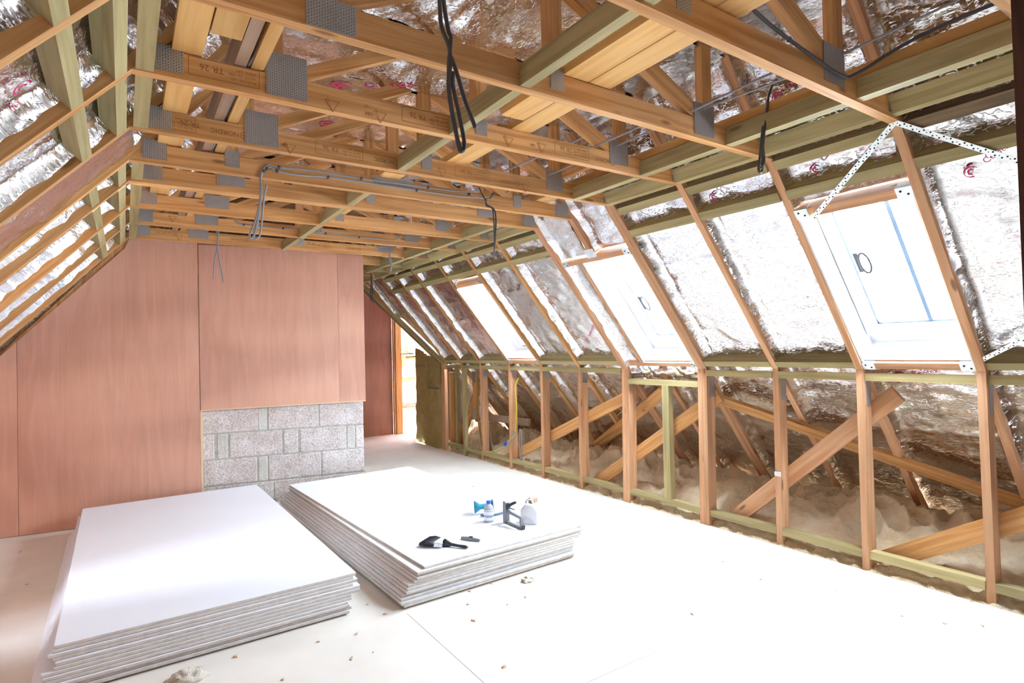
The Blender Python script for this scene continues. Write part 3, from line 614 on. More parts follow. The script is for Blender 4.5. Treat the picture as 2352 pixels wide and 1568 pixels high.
for fn, s, y, txt, size, ang, d, flip in (
    (fc, q1.x+.05, q1.y, 'Celotex', .085, 2.2, .0, 1), (fc, q2.x-.12, q2.y+.02, 'Celotex.co.uk', .075, 2.2, .0, 1), (fc, 2.05, 2.2, 'Celotex.co.uk', .06, 2.4, .0, 1),
    (rs, 1.85, 1.62, 'Celotex', .045, .4, .078, -1), (rs, 1.2, .95, 'Celotex.co.uk', .04, .5, .075, -1), (rs, 1.42, 1.6, 'Celotex.co.uk', .04, .6, .076, -1),
    (rs, 1.42, 2.25, 'Celotex.co.uk', .04, .6, .076, -1), (rs, -.12, 1.6, 'Celotex', .05, .3, .076, -1), (rs, -.14, 3.3, 'Celotex', .045, .3, .076, -1), (rs, .30, 4.3, 'Celotex.co.uk', .04, .7, .076, -1), (ls, .35, 2.35, 'Celotex', .045, .4, .088, 1)):
    mb = foil_print(fn, s, y, txt, size, ang, d-.006, flip, '')
    ow = find_foil(fn(s, y, d), 0)
    if ow: mb.build('red_print', REDINK, parent=ow, recalc=False)

# loose foil tucked under the middle skylight
mb = MB(); vs = []; nx, ny = 14, 60
for i in range(nx+1):
    for j in range(ny+1):
        y = lerp(3.135, 3.92, j/ny); u = i/nx
        sag = math.sin(u*math.pi)*.03; p = Vector((R+.01+u*.12, y, ZK+.02-u*.13+.0))
        w = noise.noise(Vector((y*9, u*4, 3)))*.022+noise.noise(Vector((y*23, u*9, 5)))*.010
        vs.append(p+Vector((w-sag*.3, 0, w*.6-sag)))
mb.add(vs, [[i*(ny+1)+j, i*(ny+1)+j+1, (i+1)*(ny+1)+j+1, (i+1)*(ny+1)+j] for i in range(nx) for j in range(ny)], (0, 1, 0), smooth=True)
tag(mb.build('foil_sheet', FOILF, recalc=False), 'crumpled loose foil draped over the knee wall under the middle skylight', 'foil')

# ---------------------------------------------------------------- skylights (structure) with headers
def strap_box(mb, pts, w): pass
def skylight(i, y0, y1, s0, s1, fy0, fy1, handle_y, handle_s, bars, detail=True):
    w = empty(f'window_{i}', rs((s0+s1)/2, (y0+y1)/2, .15)); w['kind'] = 'structure'
    D0, D1 = .085, .22
    # white lined reveal
    mb = MB()
    def q(sa, sb, ya, yb, da, db, m=mb, mi=0, g=(0, 1, 0)):
        vs = [rs(s, y, d) for s in (sa, sb) for y in (ya, yb) for d in (da, db)]
        m.add(vs, [(0, 1, 3, 2), (4, 6, 7, 5), (0, 4, 5, 1), (2, 3, 7, 6), (0, 2, 6, 4), (1, 5, 7, 3)], g, mi=mi)
    q(s0+.001, s0+.012, y0+.014, y1-.014, .02, D1+.02); q(s1, s1+.03, y0, y1, .1, D1+.02); q(s0, s1, y0+.001, y0+.013, .004, D1+.02); q(s0, s1, y1-.013, y1-.001, .004, D1+.02)
    mb.build('reveal', WHITEF, parent=w)
    mb = MB(); fs0, fs1 = s0+.10, s1+.0; fw_ = .075      # fixed outer frame
    q(fs0, fs0+fw_, fy0, fy1, .15, .21, mb); q(fs1-.02, fs1+.05, fy0, fy1, .15, .21, mb); q(fs0, fs1, fy0, fy0+.05, .15, .21, mb); q(fs0, fs1, fy1-.055, fy1, .15, .21, mb)
    q(s0, fs0, y0, y1, .19, .215, mb); q(fs0, fs1, y0, fy0, .19, .215, mb); q(fs0, fs1, fy1, y1, .19, .215, mb)
    mb.build('window_frame', WHITEF, parent=w)
    mb = MB(); q(fs0, fs1, fy1+.002, fy1+.022, .150, .158, mb); mb.build('metal_flashing', STEEL, parent=w)
    mb = MB(); q(s0+.088, s0+.098, fy0+.15, fy1-.03, .14, .15, mb); mb.build('foam_bead', plain('foam%d' % i, (.45, .38, .26), .9), parent=w)
    a = MB(); q(fs0+fw_, fs1, fy0+.05, fy1-.055, .182, .188, a); a.build('window_pane', GLASS, parent=w)
    mb = MB(); e = .012
    q(fs0+fw_, fs1, fy1-.066, fy1-.055, .165, .18, mb); q(fs0+fw_, fs0+fw_+e, fy0+.05, fy1-.055, .165, .18, mb); mb.build('gasket', plain('grey_gasket%d' % i, (.07, .10, .15), .5), parent=w)
    for by in bars:
        mb = MB(); q(fs0+fw_, fs1, by, by+.022, .165, .181, mb); mb.build('glazing_bar', plain('grey_bar%d' % i, (.10, .14, .20), .5), parent=w)
    if handle_y:
        c = rs(handle_s, handle_y, .150)
        mb = MB(); mb.beam(c+SR*.075-NR*.012, c-SR*.06-NR*.012, .026, .02, (0, 1, 0))
        loop = [c-NR*.02+SR*(.07*math.cos(t_))+Vector((0, -.035+.028*math.sin(t_), 0)) for t_ in [k*2*math.pi/24 for k in range(25)]]
        mb.tube(loop, .007, 8, cap=False); mb.build('window_handle', BLACKP, parent=w)
    return w
skylight(1, 1.227, 1.820, .065, 1.150, 1.235, 1.775, 1.668, .72, [1.42])
skylight(2, 3.125, 3.70, .05, 1.150, 3.13, 3.585, 3.45, .60, [])
skylight(3, 5.311, 5.9215, .078, 1.162, 5.32, 5.68, None, 0, [])
for i, (y0, y1) in ():
    w = empty(f'window_{i}', rs(.6, (y0+y1)/2, .15)); w['kind'] = 'structure'
    mb = MB(); vs = [rs(s, y, d) for s in (.0, 1.2) for y in (y0, y1) for d in (.182, .188)]
    mb.add(vs, [(0, 1, 3, 2), (4, 6, 7, 5), (0, 4, 5, 1), (2, 3, 7, 6), (0, 2, 6, 4), (1, 5, 7, 3)]); mb.build('window_pane', GLASS, parent=w)
# daylight portals: guide the sky light in through the roof windows
for y0, y1, s0, s1 in ((1.227, 1.82, .065, 1.15), (3.125, 3.70, .05, 1.15), (5.311, 5.92, .078, 1.16)):
    ld = bpy.data.lights.new('sky_portal', 'AREA'); ld.shape = 'RECTANGLE'; ld.size = s1-s0; ld.size_y = y1-y0; ld.cycles.is_portal = True
    lo = bpy.data.objects.new('sky_portal', ld); COL.objects.link(lo); lo.location = rs((s0+s1)/2, (y0+y1)/2, .24)
    lo.matrix_world = Matrix((SR, Vector((0, 1, 0)), SR.cross(Vector((0, 1, 0))))).transposed().to_4x4(); 
    z = lo.matrix_world.to_3x3() @ Vector((0, 0, -1))
    if z.dot(NR) > 0: lo.matrix_world = Matrix((SR, Vector((0, -1, 0)), SR.cross(Vector((0, -1, 0))))).transposed().to_4x4()
    lo.location = rs((s0+s1)/2, (y0+y1)/2, .24)

def header(y0, y1, s0, s1, label, mat=PINK, hang=.075):
    h = empty('header_timber', rs(s0, (y0+y1)/2, 0), label, 'header')
    mb = MB(); mb.prism(rq(s0, s1, .0, .13), y0, y1, (0, 1, 0)); mb.build('timber', mat, parent=h)
    for ya, yb in ((y0, y0+hang), (y1-hang, y1)):
        mb = MB(); mb.prism(rq(s0-.004, s1+.004, -.003, .05), ya+.001, yb-.001, (0, 1, 0)); hg = mb.build('steel_hanger', STEEL, parent=h); hg['label'] = 'bright galvanised hanger'
        mb = MB()
        for f in (.3, .7): mb.lathe([(.006, -.0045), (.006, -.0032)], rs(lerp(s0, s1, f), lerp(ya, yb, f), 0), 8, axis=tuple(NR))
        mb.build('nail', HOLE, parent=hg)
    return h
header(1.226, 1.8205, 1.152, 1.205, 'pinkish timber header with steel hangers across the top of the nearest skylight')
header(1.226, 1.8205, .010, .058, 'orange timber sill trimmer with steel hangers across the bottom of the nearest skylight')
header(3.125, 3.93, 1.152, 1.20, 'pinkish timber header across the top of the middle skylight', hang=.07)
header(3.125, 3.93, .008, .045, 'orange timber trimmer across the bottom of the middle skylight', hang=.05)
header(5.311, 5.9215, 1.165, 1.215, 'small orange header across the top of the farthest skylight', hang=.06)
header(5.311, 5.9215, .015, .07, 'small orange trimmer across the bottom of the farthest skylight', hang=.06)
mb = MB(); mb.prism(rq(.046, 1.151, .0, .13), 3.705, 3.735, tuple(SR)); tag(mb.build('trimmer_rafter', PINK), 'thin upright trimmer along the left side of the middle skylight', 'rafter')
fo(foil_strip(rs, .05, 1.148, 3.737, 3.928, 'narrow crinkled foil strip left of the middle skylight', seed=91, d=.02, lip=.02, amp=.005), G1)
mb = MB(); p = rs(1.2, YT[3], 0); mb.prism(rq(1.19, 1.27, -.004, -.001), YT[3]-.03, YT[3]+.075, (0, 1, 0)); tag(mb.build('steel_hanger', STEEL), 'bright steel hanger wrapped under the end of the cut truss', 'hanger')

# ---------------------------------------------------------------- planks and binders over the ties
ZT = 2.589
def plank(x0, x1, y0, y1, label, z=ZT, th=.035, mat=PLANK, name='board', cat='board', g='loose boards laid over the truss ties'):
    mb = MB(); mb.box((x0, y0, z), (x1, y1, z+th), (0, 1, 0)); return tag(mb.build(name, mat), label, cat, g)
plank(1.512, 1.645, 1.0, 2.30, 'pale loft board over the ties right of centre, left one of the near pair'); plank(1.650, 1.770, .9, 2.46, 'pale loft board over the ties right of centre, right one of the near pair')
plank(1.600, 1.735, 2.47, 3.14, 'pale loft board over the ties right of centre, between third and fourth trusses'); 
plank(1.36, 1.50, 3.4, 4.7, 'short pale board lying across the far ties at centre')
plank(.158, .256, 1.7, 3.2, 'wide knotty board over the ties at the left bend'); plank(.262, .362, 1.7, 2.225, 'short square-ended board beside the knotty one at the left')
plank(.158, .27, 3.25, 4.8, 'pale board over the far ties at the left bend')
mb = MB(); mb.box((.365, .9, ZT), (.408, 5.9, ZT+.12), (0, 1, 0)); tag(mb.build('binder', GREYW), 'long greyish binder on edge over the ties at the left', 'binder')
mb = MB(); mb.box((.425, 1.0, ZT), (.470, 5.9, ZT+.10), (0, 1, 0)); tag(mb.build('binder', PLANK), 'long orange binder beside the greyish one at the left', 'binder')
mb = MB(); mb.box((2.60, .2, ZT), (2.72, 5.9, ZT+.045), (0, 1, 0)); tag(mb.build('binder', PLANK), 'long flat orange binder over the ties above the right bend', 'binder')
for i, (a, b) in enumerate(((1, 2), (2, 3), (3, 4))):
    ya, yb = YT[a]+T+.09, YT[b]+.04
    mb = MB(); mb.box((2.475, YT[a]+T+.0, 2.62), (2.515, YT[b]-.001, 2.74), (0, 1, 0)); tag(mb.build('blocking', GREYW if i else PINE), 'blocking piece on edge between the right-hand posts ' + BAYN[(a, b) if (a, b) in BAYN else (1, 2)], 'blocking')
# ---------------------------------------------------------------- knee wall bracing, eaves
def brace(p0, p1, w, t, side, label, mat=PINE):
    mb = MB(); mb.beam(p0, p1, w, t, side); return tag(mb.build('brace', mat), label, 'brace')
XB = R+.121
brace((XB, 2.90, .060), (XB, 1.68, 1.13), .115, .036, (0, 0, 1), 'wide pale diagonal plank behind the knee wall left of the second post', PINK)
brace((XB, 1.80, .045), (XB, .55, .80), .115, .036, (0, 0, 1), 'diagonal plank rising behind the nearest knee wall post at the right edge')
brace((XB, 4.53, .060), (XB, 3.00, 1.05), .115, .036, (0, 0, 1), 'diagonal plank crossing behind the greenish post under the middle skylight')
brace((XB, 6.30, .030), (XB, 3.95, 1.02), .115, .036, (0, 0, 1), 'long diagonal plank crossing behind three knee wall posts at mid length')
a, b = rs(.352, 3.03, -.02), rs(1.075, 1.10, -.02)
a = rs(-.352, 3.03, -.02); b = rs(-1.16, 1.02, -.02)
brace(a, b, .10, .032, tuple(SR), 'long orange brace falling to the right across the foil behind the knee wall')
brace(rs(-1.42, 5.50, -.02), rs(-.28, 3.62, -.02), .11, .032, tuple(SR), 'diagonal brace on the underside of the rafters deep behind the knee wall')
mb = MB(); mb.beam((4.12, 7.62, .0), (4.12, 7.0, .95), .13, .035, (0, 0, 1)); tag(mb.build('brace', PINE), 'steep orange plank behind the far greenish posts', 'brace')
for i in range(4):
    mb = MB(); x = 4.15; mb.beam((x-.01*i, 6.90-.085*i, -.02), (x-.01*i, 7.04-.085*i, .48), .07, .022, (0, 1, 0))
    tag(mb.build('offcut_board', [PINE, GREYW, GREYW, GREYW][i]), ['orange', 'first grey', 'middle grey', 'last grey'][i]+' offcut board leaning in the row behind the far knee wall', 'offcut', 'offcut boards leaning behind the knee wall')
mb = MB(); mb.beam((4.2, 7.0, .53), (4.2, 5.9, .55), .09, .04, (0, 0, 1)); tag(mb.build('crosspiece', GREYW), 'brown horizontal timber deep behind the far knee wall above the offcuts', 'batten')
mb = MB(); mb.box((R+.10, 6.93, .50), (R+.14, 7.03, 1.17), (0, 0, 1)); o = tag(mb.build('truss_end', PINE), 'orange timber with steel plates behind the far greenish post', 'post')
for z in (.52, 1.02):
    mb = MB(); mb.box((R+.097, 6.94, z), (R+.1, 7.03, z+.15), (0, 0, 1)); mb.build('nail_plate', PLATE, parent=o)

# mineral wool between the eaves joists: uncountable stuff
def heap(x0, x1, y0, y1, zf, nx, ny, name, mat, label, sc=1.0):
    vs = []
    for i in range(nx+1):
        for j in range(ny+1):
            x = lerp(x0, x1, i/nx); y = lerp(y0, y1, j/ny); vs.append(zf(x, y))
    mb = MB(); mb.add(vs, [[i*(ny+1)+j, i*(ny+1)+j+1, (i+1)*(ny+1)+j+1, (i+1)*(ny+1)+j] for i in range(nx) for j in range(ny)][::1], (0, 1, 0), smooth=True)
    o = mb.build(name, mat); return tag(o, label, 'insulation wool', kind='stuff')
def wz(x, y):
    u = max(0, min(1, (x-3.93)/.5)); b = -.02+.20*u
    n1 = noise.noise(Vector((x*2.3, y*2.1, 1))); n2 = abs(noise.noise(Vector((x*5.5, y*4.6, 5)))); n3 = abs(noise.noise(Vector((x*12, y*11, 8)))); n4 = noise.noise(Vector((x*40, y*38, 3)))
    n5 = abs(noise.noise(Vector((x*24, y*21, 2))))
    z = b+u*(.10*n1+.15*(.32-n2)*1.6)+(.3+.7*u)*.11*(.28-n3)+.03*(.3-n5)+.010*n4+.04*u
    px = .05*noise.noise(Vector((x*4, y*4, z*4+20)))*u
    if z > ZK-(x-R)*1.22-.03: z = ZK-(x-R)*1.22-.03
    return Vector((x+px, y+px*.8, max(z, -.1)))
heap(3.93, 5.02, .1, 7.9, wz, 90, 560, 'insulation_wool', WOOL, 'billowing buff mineral wool filling the eaves behind the knee wall')

# rock wool stuffed partition at the far end
def batt(y0, y1, label):
    mb = MB(); n, m = 26, 60; vs = []
    def ztop(y): return ZK+(y-7.745)/(8.72-7.745)*(1.555-ZK)
    for i in range(n+1):
        for j in range(m+1):
            y = lerp(y0, y1, i/n); e = min(y-y0, y1-y); z = lerp(0, ztop(y), j/m)
            q = Vector((y*5, z*3.5, y0)); b = .03*noise.noise(q)+.014*noise.noise(q*3.1)+.02*min(1, e/.06)
            vs.append(Vector((3.955-b, y, z)))
    mb.add(vs, [[i*(m+1)+j, i*(m+1)+j+1, (i+1)*(m+1)+j+1, (i+1)*(m+1)+j] for i in range(n) for j in range(m)], (0, 0, 1), smooth=True)
    mb.prism([(3.96, 0), (4.06, 0), (4.06, ztop(y0)-.03), (3.96, ztop(y0)-.03)], y0, y1, (0, 0, 1))
    return tag(mb.build('rock_wool_batt', ROCK, recalc=False), label, 'insulation')
batt(7.81, 8.24, 'yellow-brown rock wool batt standing next to the end post of the knee wall'); batt(8.25, 8.72, 'yellow-brown rock wool batt at the edge of the far opening')
mb = MB(); mb.box((3.915, 8.30, 1.22), (3.93, 8.62, 1.25)); tag(mb.build('batten', GREYW), 'thin brown slat across the farther rock wool batt', 'batten')
mb = MB(); mb.box((3.915, 7.84, .89), (3.93, 8.20, .92)); tag(mb.build('batten', GREYW), 'thin brown slat across the nearer rock wool batt', 'batten')
# valley timbers
vA, vB = Vector((2.965, 8.44, 2.484)), Vector((3.96, 7.735, 1.268))
for off, nm, lab, m_ in ((0, 'valley_rafter', 'green treated valley timber closing the far end of the right slope', GREEN), (.055, 'valley_rafter', 'second darker timber doubled behind the valley timber', OLD)):
    mb = MB(); o_ = Vector((0.03, off+.02, .0)); mb.beam(vA+o_, vB+o_, .05, .09, tuple(NR)); tag(mb.build(nm, m_), lab, 'rafter')
# beyond the opening: the other wing, its unseen shell added to limit sky light
mb = MB(); vs = []; nx, ny = 60, 50
for i in range(nx+1):
    for j in range(ny+1):
        x = lerp(3.96, 8.49, i/nx); v = j/ny
        w = .01*noise.noise(Vector((x*4, v*9, 2)))
        vs.append(Vector((x, 13.2-2.2*v+w, -.02+3.0*v+w)))
mb.add(vs, [[i*(ny+1)+j, (i+1)*(ny+1)+j, (i+1)*(ny+1)+j+1, i*(ny+1)+j+1] for i in range(nx) for j in range(ny)], (1, 0, 0), smooth=True)
tag(mb.build('insulation_board', FOIL, recalc=False), 'bright foil slope seen through the far opening', 'insulation board')
mb = MB(); mb.box((4.25, 8.62, 2.64), (9.0, 10.75, 2.68), (1, 0, 0)); struct(mb.build('ceiling_wing_light_block', PLYD))  # added roof, stopped short so a gap lets in limited sky light
mb = MB(); mb.box((3.9, 9.95, 2.64), (4.25, 13.3, 2.68)); mb.box((3.9, 9.84, 0), (3.95, 13.3, 2.64)); mb.box((8.5, 8.6, 0), (8.56, 14, 2.64), (0, 0, 1)); mb.box((5.2, 8.55, 0), (8.5, 8.6, 2.64), (0, 0, 1)); struct(mb.build('wall_wing_light_block', PLY))  # unseen side walls and roof strip added to dim the wing
def wing(z, dy=0): return 13.2-2.2*(z+.02)/3.0-.05-dy
for z, lab in ((1.42, 'upper pale batten across the foil beyond the far opening'), (1.27, 'lower pale batten across the foil beyond the far opening')):
    mb = MB(); mb.box((3.6, wing(z)-.04, z), (7.5, wing(z), z+.07), (1, 0, 0)); tag(mb.build('batten', GREEN), lab, 'batten')
mb = MB(); mb.beam((4.6, wing(.75)-.03, .55), (6.2, wing(.75)-.03, 1.05), .12, .04, (0, 0, 1)); tag(mb.build('brace', PINE), 'short rising plank beyond the far opening', 'brace')
mb = MB(); mb.beam((4.73, 11.3, 1.0), (5.15, 11.3, 2.2), .07, .04, (1, 0, 0)); tag(mb.build('rafter', PINE), 'leaning orange timber just beyond the pine door post', 'rafter')
mb = MB(); mb.box((4.3, wing(.2)-.02, .06), (7.5, wing(.2)+.02, .12), (1, 0, 0)); tag(mb.build('sole_plate', GREEN), 'pale sole plate on the floor beyond the far opening', 'batten')
mb = MB(); c0 = at(885+35, 813, 'y', 9.3); mb.tube(curve_pts([c0, c0+Vector((.12, 0, .004)), c0+Vector((.24, 0, -.002))]), .008); mb.tube(curve_pts([c0+Vector((.24, 0, 0)), c0+Vector((.15, 0, .02)), c0+Vector((.11, .02, .05))]), .006)
tag(mb.build('cable', CABLE), 'short black cable sticking out at the edge of the far opening', 'cable')
# ---------------------------------------------------------------- dark post at the right edge of the view
mb = MB(); mb.beam((1.985, .475, 0), (1.933, .475, 2.42), .05, .03, (0, 1, 0)); 
tag(mb.build('timber_post', DARKW), 'dark stained upright post cut by the right edge of the view', 'post')

# ---------------------------------------------------------------- perforated steel straps
def strap(pts, label, w=.025):
    st = empty('steel_strap', pts[0], label, 'strap', 'perforated steel straps'); a_ = MB(); hb = MB()
    for p, q in zip(pts[:-1], pts[1:]):
        p, q = Vector(p), Vector(q); d = (q-p).normalized(); ln = (q-p).length; n = -NR; sd = d.cross(n).normalized()
        a_.beam(p, q, w, .0015, tuple(sd)); k = 0; u = .012
        while u < ln-.01:
            c = p+d*u+sd*(.006 if k % 2 else -.006)*(0 if k % 3 == 0 else 1); hb.lathe([(.0042 if k % 3 else .0025, .0008), (.0042 if k % 3 else .0025, .0012)], c, 8, axis=tuple(n)); u += .014; k += 1
    a_.build('band', STRAP, parent=st); h = hb.build('perforation', HOLE, parent=st); h['kind'] = 'stuff'; return st
strap([rs(1.545, 1.20, -.006), rs(1.14, 1.735, -.006)], 'perforated steel strap slanting down left across the top of the nearest skylight')
strap([rs(1.545, 1.20, -.010), rs(1.13, .72, -.010)], 'perforated steel strap slanting down right from the nearest bend to the right edge')
strap([rs(.085, 1.195, -.006), rs(.36, .80, -.006)], 'perforated steel strap low at the right edge by the knee of the nearest truss')

# ---------------------------------------------------------------- cables
def cable(paths, label, r=.006, mat=CABLE, name='cable', clips=()):
    mb = MB()
    for p in paths: mb.tube(curve_pts(p, 10), r, 8)
    o = tag(mb.build(name, mat), label, 'cable')
    for c in clips:
        m2 = MB(); m2.lathe([(.010, -.006), (.010, .006)], c, 8, axis=(0, 1, 0)); m2.build('cable_clip', CABLE, parent=o)
    return o
yc = 1.50
A = lambda px, py, y=yc: at(px, py, 'y', y)
cable([[A(1006, -60), A(1010, 10), A(1014, 60), A(1032, 110), A(1034, 150), A(1030, 200), A(1040, 270), A(1055, 335), A(1064, 345), A(1066, 325), A(1056, 270), A(1041, 200), A(1040, 165)],
       [A(1016, -60), A(1020, 10), A(1030, 70), A(1036, 90), A(1031, 150), A(1033, 220), A(1045, 290), A(1055, 342), A(1062, 348)],
       [A(1036, 130), A(1050, 170), A(1068, 230), A(1092, 294)]], 'thick dark cable loop hanging in the middle near the camera', .0065)
y3 = YT[3]-.012; B = lambda px, py, y=y3: at(px, py, 'y', y)
cl = [B(606, 393), B(613, 388), B(636, 393), B(641, 384), B(754, 407), B(830, 410), B(957, 437), B(983, 431), B(1077, 446)]
cable([[B(1102, 438, y3-.01), B(1060, 440), B(983, 431), B(900, 420), B(830, 410), B(780, 402), B(720, 392), B(641, 384), B(618, 379), B(603, 390), B(598, 405), B(599, 430), B(596, 470), B(585, 510), B(573, 540), B(577, 547), B(583, 540), B(590, 510), B(597, 470), B(601, 432)],
       [B(1110, 455, y3-.01), B(1040, 449), B(957, 437), B(870, 424), B(754, 407), B(690, 402), B(636, 393), B(622, 384), B(606, 390), B(599, 410), B(601, 440), B(596, 480), B(590, 520), B(583, 545), B(590, 548), B(598, 535), B(603, 490), B(607, 450), B(613, 425)]],
      'grey cable clipped along the fifth tie and hanging in a loop at its left end', .0055, LCABLE, clips=cl)
cable([[B(1100, 430, y3-.01), B(1108, 447, y3-.02), B(1116, 462, y3-.03), B(1118, 470, y3-.03), B(1134, 480, y3-.04), B(1139, 500, y3-.05), B(1138, 540, y3-.05), B(1135, 580, y3-.05)],
       [B(1135, 440, y3-.01), B(1126, 455, y3-.02), B(1117, 458, y3-.03), B(1117, 472, y3-.035), B(1130, 478, y3-.05), B(1134, 500, y3-.05), B(1136, 560, y3-.05)]], 'dark cable hanging from the right end of the fifth tie', .0055)
y6 = YT[6]-.012; Cc = lambda px, py: at(px, py, 'y', y6)
cable([[Cc(533, 497), Cc(545, 510), Cc(560, 516), Cc(650, 524), Cc(690, 528), Cc(750, 535), Cc(800, 542), Cc(860, 548), Cc(905, 550), Cc(922, 540)]], 'thin grey cable stapled along the eighth tie', .005, LCABLE, clips=[Cc(560, 516), Cc(650, 524), Cc(748, 536), Cc(825, 545)])
y0_ = 1.60; D = lambda px, py, y=y0_: at(px, py, 'y', y)
cable([[D(1825, 180, 1.75), D(1795, 181, 1.75), D(1775, 195), D(1764, 230), D(1758, 280), D(1750, 340), D(1742, 388), D(1750, 392), D(1752, 350), D(1756, 300), D(1763, 240), D(1770, 205), D(1785, 188, 1.7), D(1812, 182, 1.75)],
       [D(1752, 290), D(1748, 330), D(1744, 385), D(1755, 372), D(1753, 340)]], 'black cable loop hanging by the right bend at the second truss', .0055)
cable([[at(1668, 285, 'z', 2.62), D(1720, 292, 1.75), D(1770, 298, 1.7), D(1810, 290, 1.65), D(1850, 255, 1.6), D(1880, 215, 1.55)]], 'grey cable drooping between the first two bends at the right', .006, LCABLE)
cable([[(1.62, YT[-1]-.01, 2.70), (1.78, YT[-1]-.012, 2.64), (1.95, YT[-1]-.012, 2.60), (2.2, YT[-1]-.012, 2.565), (2.42, YT[-1]-.012, 2.545), (2.52, YT[-1]-.03, 2.57), (2.60, .9, 2.66), (2.61, .3, 2.66)]], 'dark cable fixed along the nearest tie and away over the binder', .007, CABLE, clips=[(2.05, YT[-1]-.012, 2.585)])
cable([[(1.30, YT[-1]-.012, 2.70), (1.45, YT[-1]-.012, 2.62), (1.55, YT[-1]-.012, 2.60), (1.66, YT[-1]-.02, 2.67), (1.75, 1.0, 2.75)]], 'dark doubled cable at the top edge over the nearest tie', .007)
cable([[(2.62, .25, 2.78), (2.45, 1.2, 2.64), (2.40, 1.9, 2.64), (2.38, 2.4, 2.63), (2.36, 3.04, 2.62), (2.34, 3.6, 2.62), (2.33, 4.4, 2.62), (2.32, 5.8, 2.62)]], 'long straight light grey cable over the ties at the right', .005, LCABLE)
cable([[(2.30, 1.85, 2.60), (2.34, 1.6, 2.63), (2.50, 1.22, 2.72)], ], 'short grey cable rising from the second tie plate', .006, LCABLE)
cable([[(2.22, 2.42, 2.60), (2.28, 2.2, 2.63), (2.38, 1.87, 2.68)]], 'short grey cable rising from the third tie plate', .006, LCABLE)
cable([[(2.02, 3.04, 2.60), (2.10, 2.8, 2.63), (2.2, 2.46, 2.67)]], 'short grey cable rising from the fourth tie plate', .006, LCABLE)
cable([[(2.80, 5.8, 2.61), (2.69, 3.0, 2.645), (2.66, 1.9, 2.645), (2.66, .3, 2.645)]], 'pair cable lying on the flat orange binder at the right', .006)
cable([[(.415, 5.8, 2.60), (.416, 3.6, 2.60), (.416, 3.0, 2.61), (.417, 2.45, 2.60), (.43, 2.3, 2.62), (.418, 2.0, 2.70), (.417, 1.5, 2.72)]], 'light grey cable running away between the two binders at the left', .006, LCABLE)
y7 = 5.90; E_ = lambda px, py, y=y7: at(px, py, 'y', y)
cable([[E_(497, 528), E_(501, 550), E_(498, 575), E_(493, 600), E_(490, 641)], [E_(503, 528), E_(500, 560), E_(503, 590), E_(509, 620), E_(513, 648)]], 'grey forked cable end hanging in front of the plywood end wall', .006, LCABLE)
yF = YT[7]-.02; Fh = lambda px, py: at(px, py, 'y', yF)
cable([[Fh(862, 571), Fh(880, 566), Fh(895, 568), Fh(896, 585), Fh(900, 605), Fh(899, 618), Fh(896, 624), Fh(898, 612), Fh(894, 590), Fh(895, 570)]], 'small grey cable loop hanging right of the plywood end wall', .005, LCABLE)
yG = YT[9]; Gh = lambda px, py: at(px, py, 'y', yG)
cable([[Gh(851, 615), Gh(852, 640), Gh(851, 690)], [Gh(854, 630), Gh(855, 660), Gh(856, 694)]], 'thin dark cable tail in the shadow right of the end wall', .007)
xw = R-.012; Wp = lambda px, py: at(px, py, 'x', xw)
cable([[Wp(1191, 868), Wp(1184, 885), Wp(1185, 915), Wp(1187, 945), Wp(1184, 985), Wp(1180, 1000), Wp(1160, 1020), Wp(1140, 1033), Wp(1124, 1037)]], 'yellow and green earth wire hanging down the knee wall post', .0055, YEL)
w_ = cable([[Wp(1180, 990), Wp(1176, 1003), Wp(1162, 1015), Wp(1145, 1028), Wp(1134, 1033)], [Wp(1184, 992), Wp(1180, 1010), Wp(1165, 1018), Wp(1150, 1026)]], 'bunch of grey and blue wires tied beside the yellow wire', .007, LCABLE)
mb = MB(); c = Wp(1162, 1018); mb.beam(c+Vector((0, .03, -.02)), c-Vector((0, .03, -.02)), .03, .03, (1, 0, 0)); mb.build('blue_tape', BLUEP, parent=w_)
cable([[(R+.03, 5.79, .50), (R+.035, 5.80, .3), (R+.03, 5.79, .11)], [(R+.03, 5.76, .50), (R+.03, 5.75, .3), (R+.03, 5.76, .11)]], 'two grey cables standing up from the floor inside the knee wall', .007, LCABLE)
mb = MB(); mb.box((R-.012, 2.41, .50), (R-.0, 2.455, .532)); mb.box((R-.018, 2.418, .507), (R-.012, 2.447, .525)); tag(mb.build('cable_clip_plate', WHITEP), 'tiny white clip on the third knee wall post', 'clip')

# ---------------------------------------------------------------- plasterboard stacks
def pboard(cx, cy, w, l, ang, z, th, label, group):
    ca, sa = math.cos(ang), math.sin(ang)
    def P(u, v, zz): return Vector((cx+u*ca-v*sa, cy+u*sa+v*ca, zz))
    b = empty('plasterboard', (cx, cy, z), label, 'plasterboard', group)
    def slab(u0, u1, v0, v1, z0, z1, nm, m):
        mb = MB(); vs = [P(u, v, zz) for zz in (z0, z1) for u, v in ((u0, v0), (u1, v0), (u1, v1), (u0, v1))]
        mb.add(vs, [(3, 2, 1, 0), (4, 5, 6, 7), (0, 1, 5, 4), (1, 2, 6, 5), (2, 3, 7, 6), (3, 0, 4, 7)], (0, 1, 0)); return mb.build(nm, m, parent=b)
    slab(-w/2, w/2, -l/2, l/2, z+th-.0022, z+th, 'face_paper', BOARD)
    slab(-w/2+.0012, w/2-.0012, -l/2+.0012, l/2-.0012, z+.0018, z+th-.0022, 'gypsum_core', BEDGE)
    slab(-w/2, w/2, -l/2, l/2, z+.0002, z+.0018, 'back_paper', BBACK)
    return b
random.seed(11)
ORDB = ['topmost', 'second', 'third', 'fourth', 'fifth', 'sixth', 'seventh', 'eighth', 'ninth', 'tenth', 'eleventh', 'twelfth', 'thirteenth']
NB = 12; th = .0158
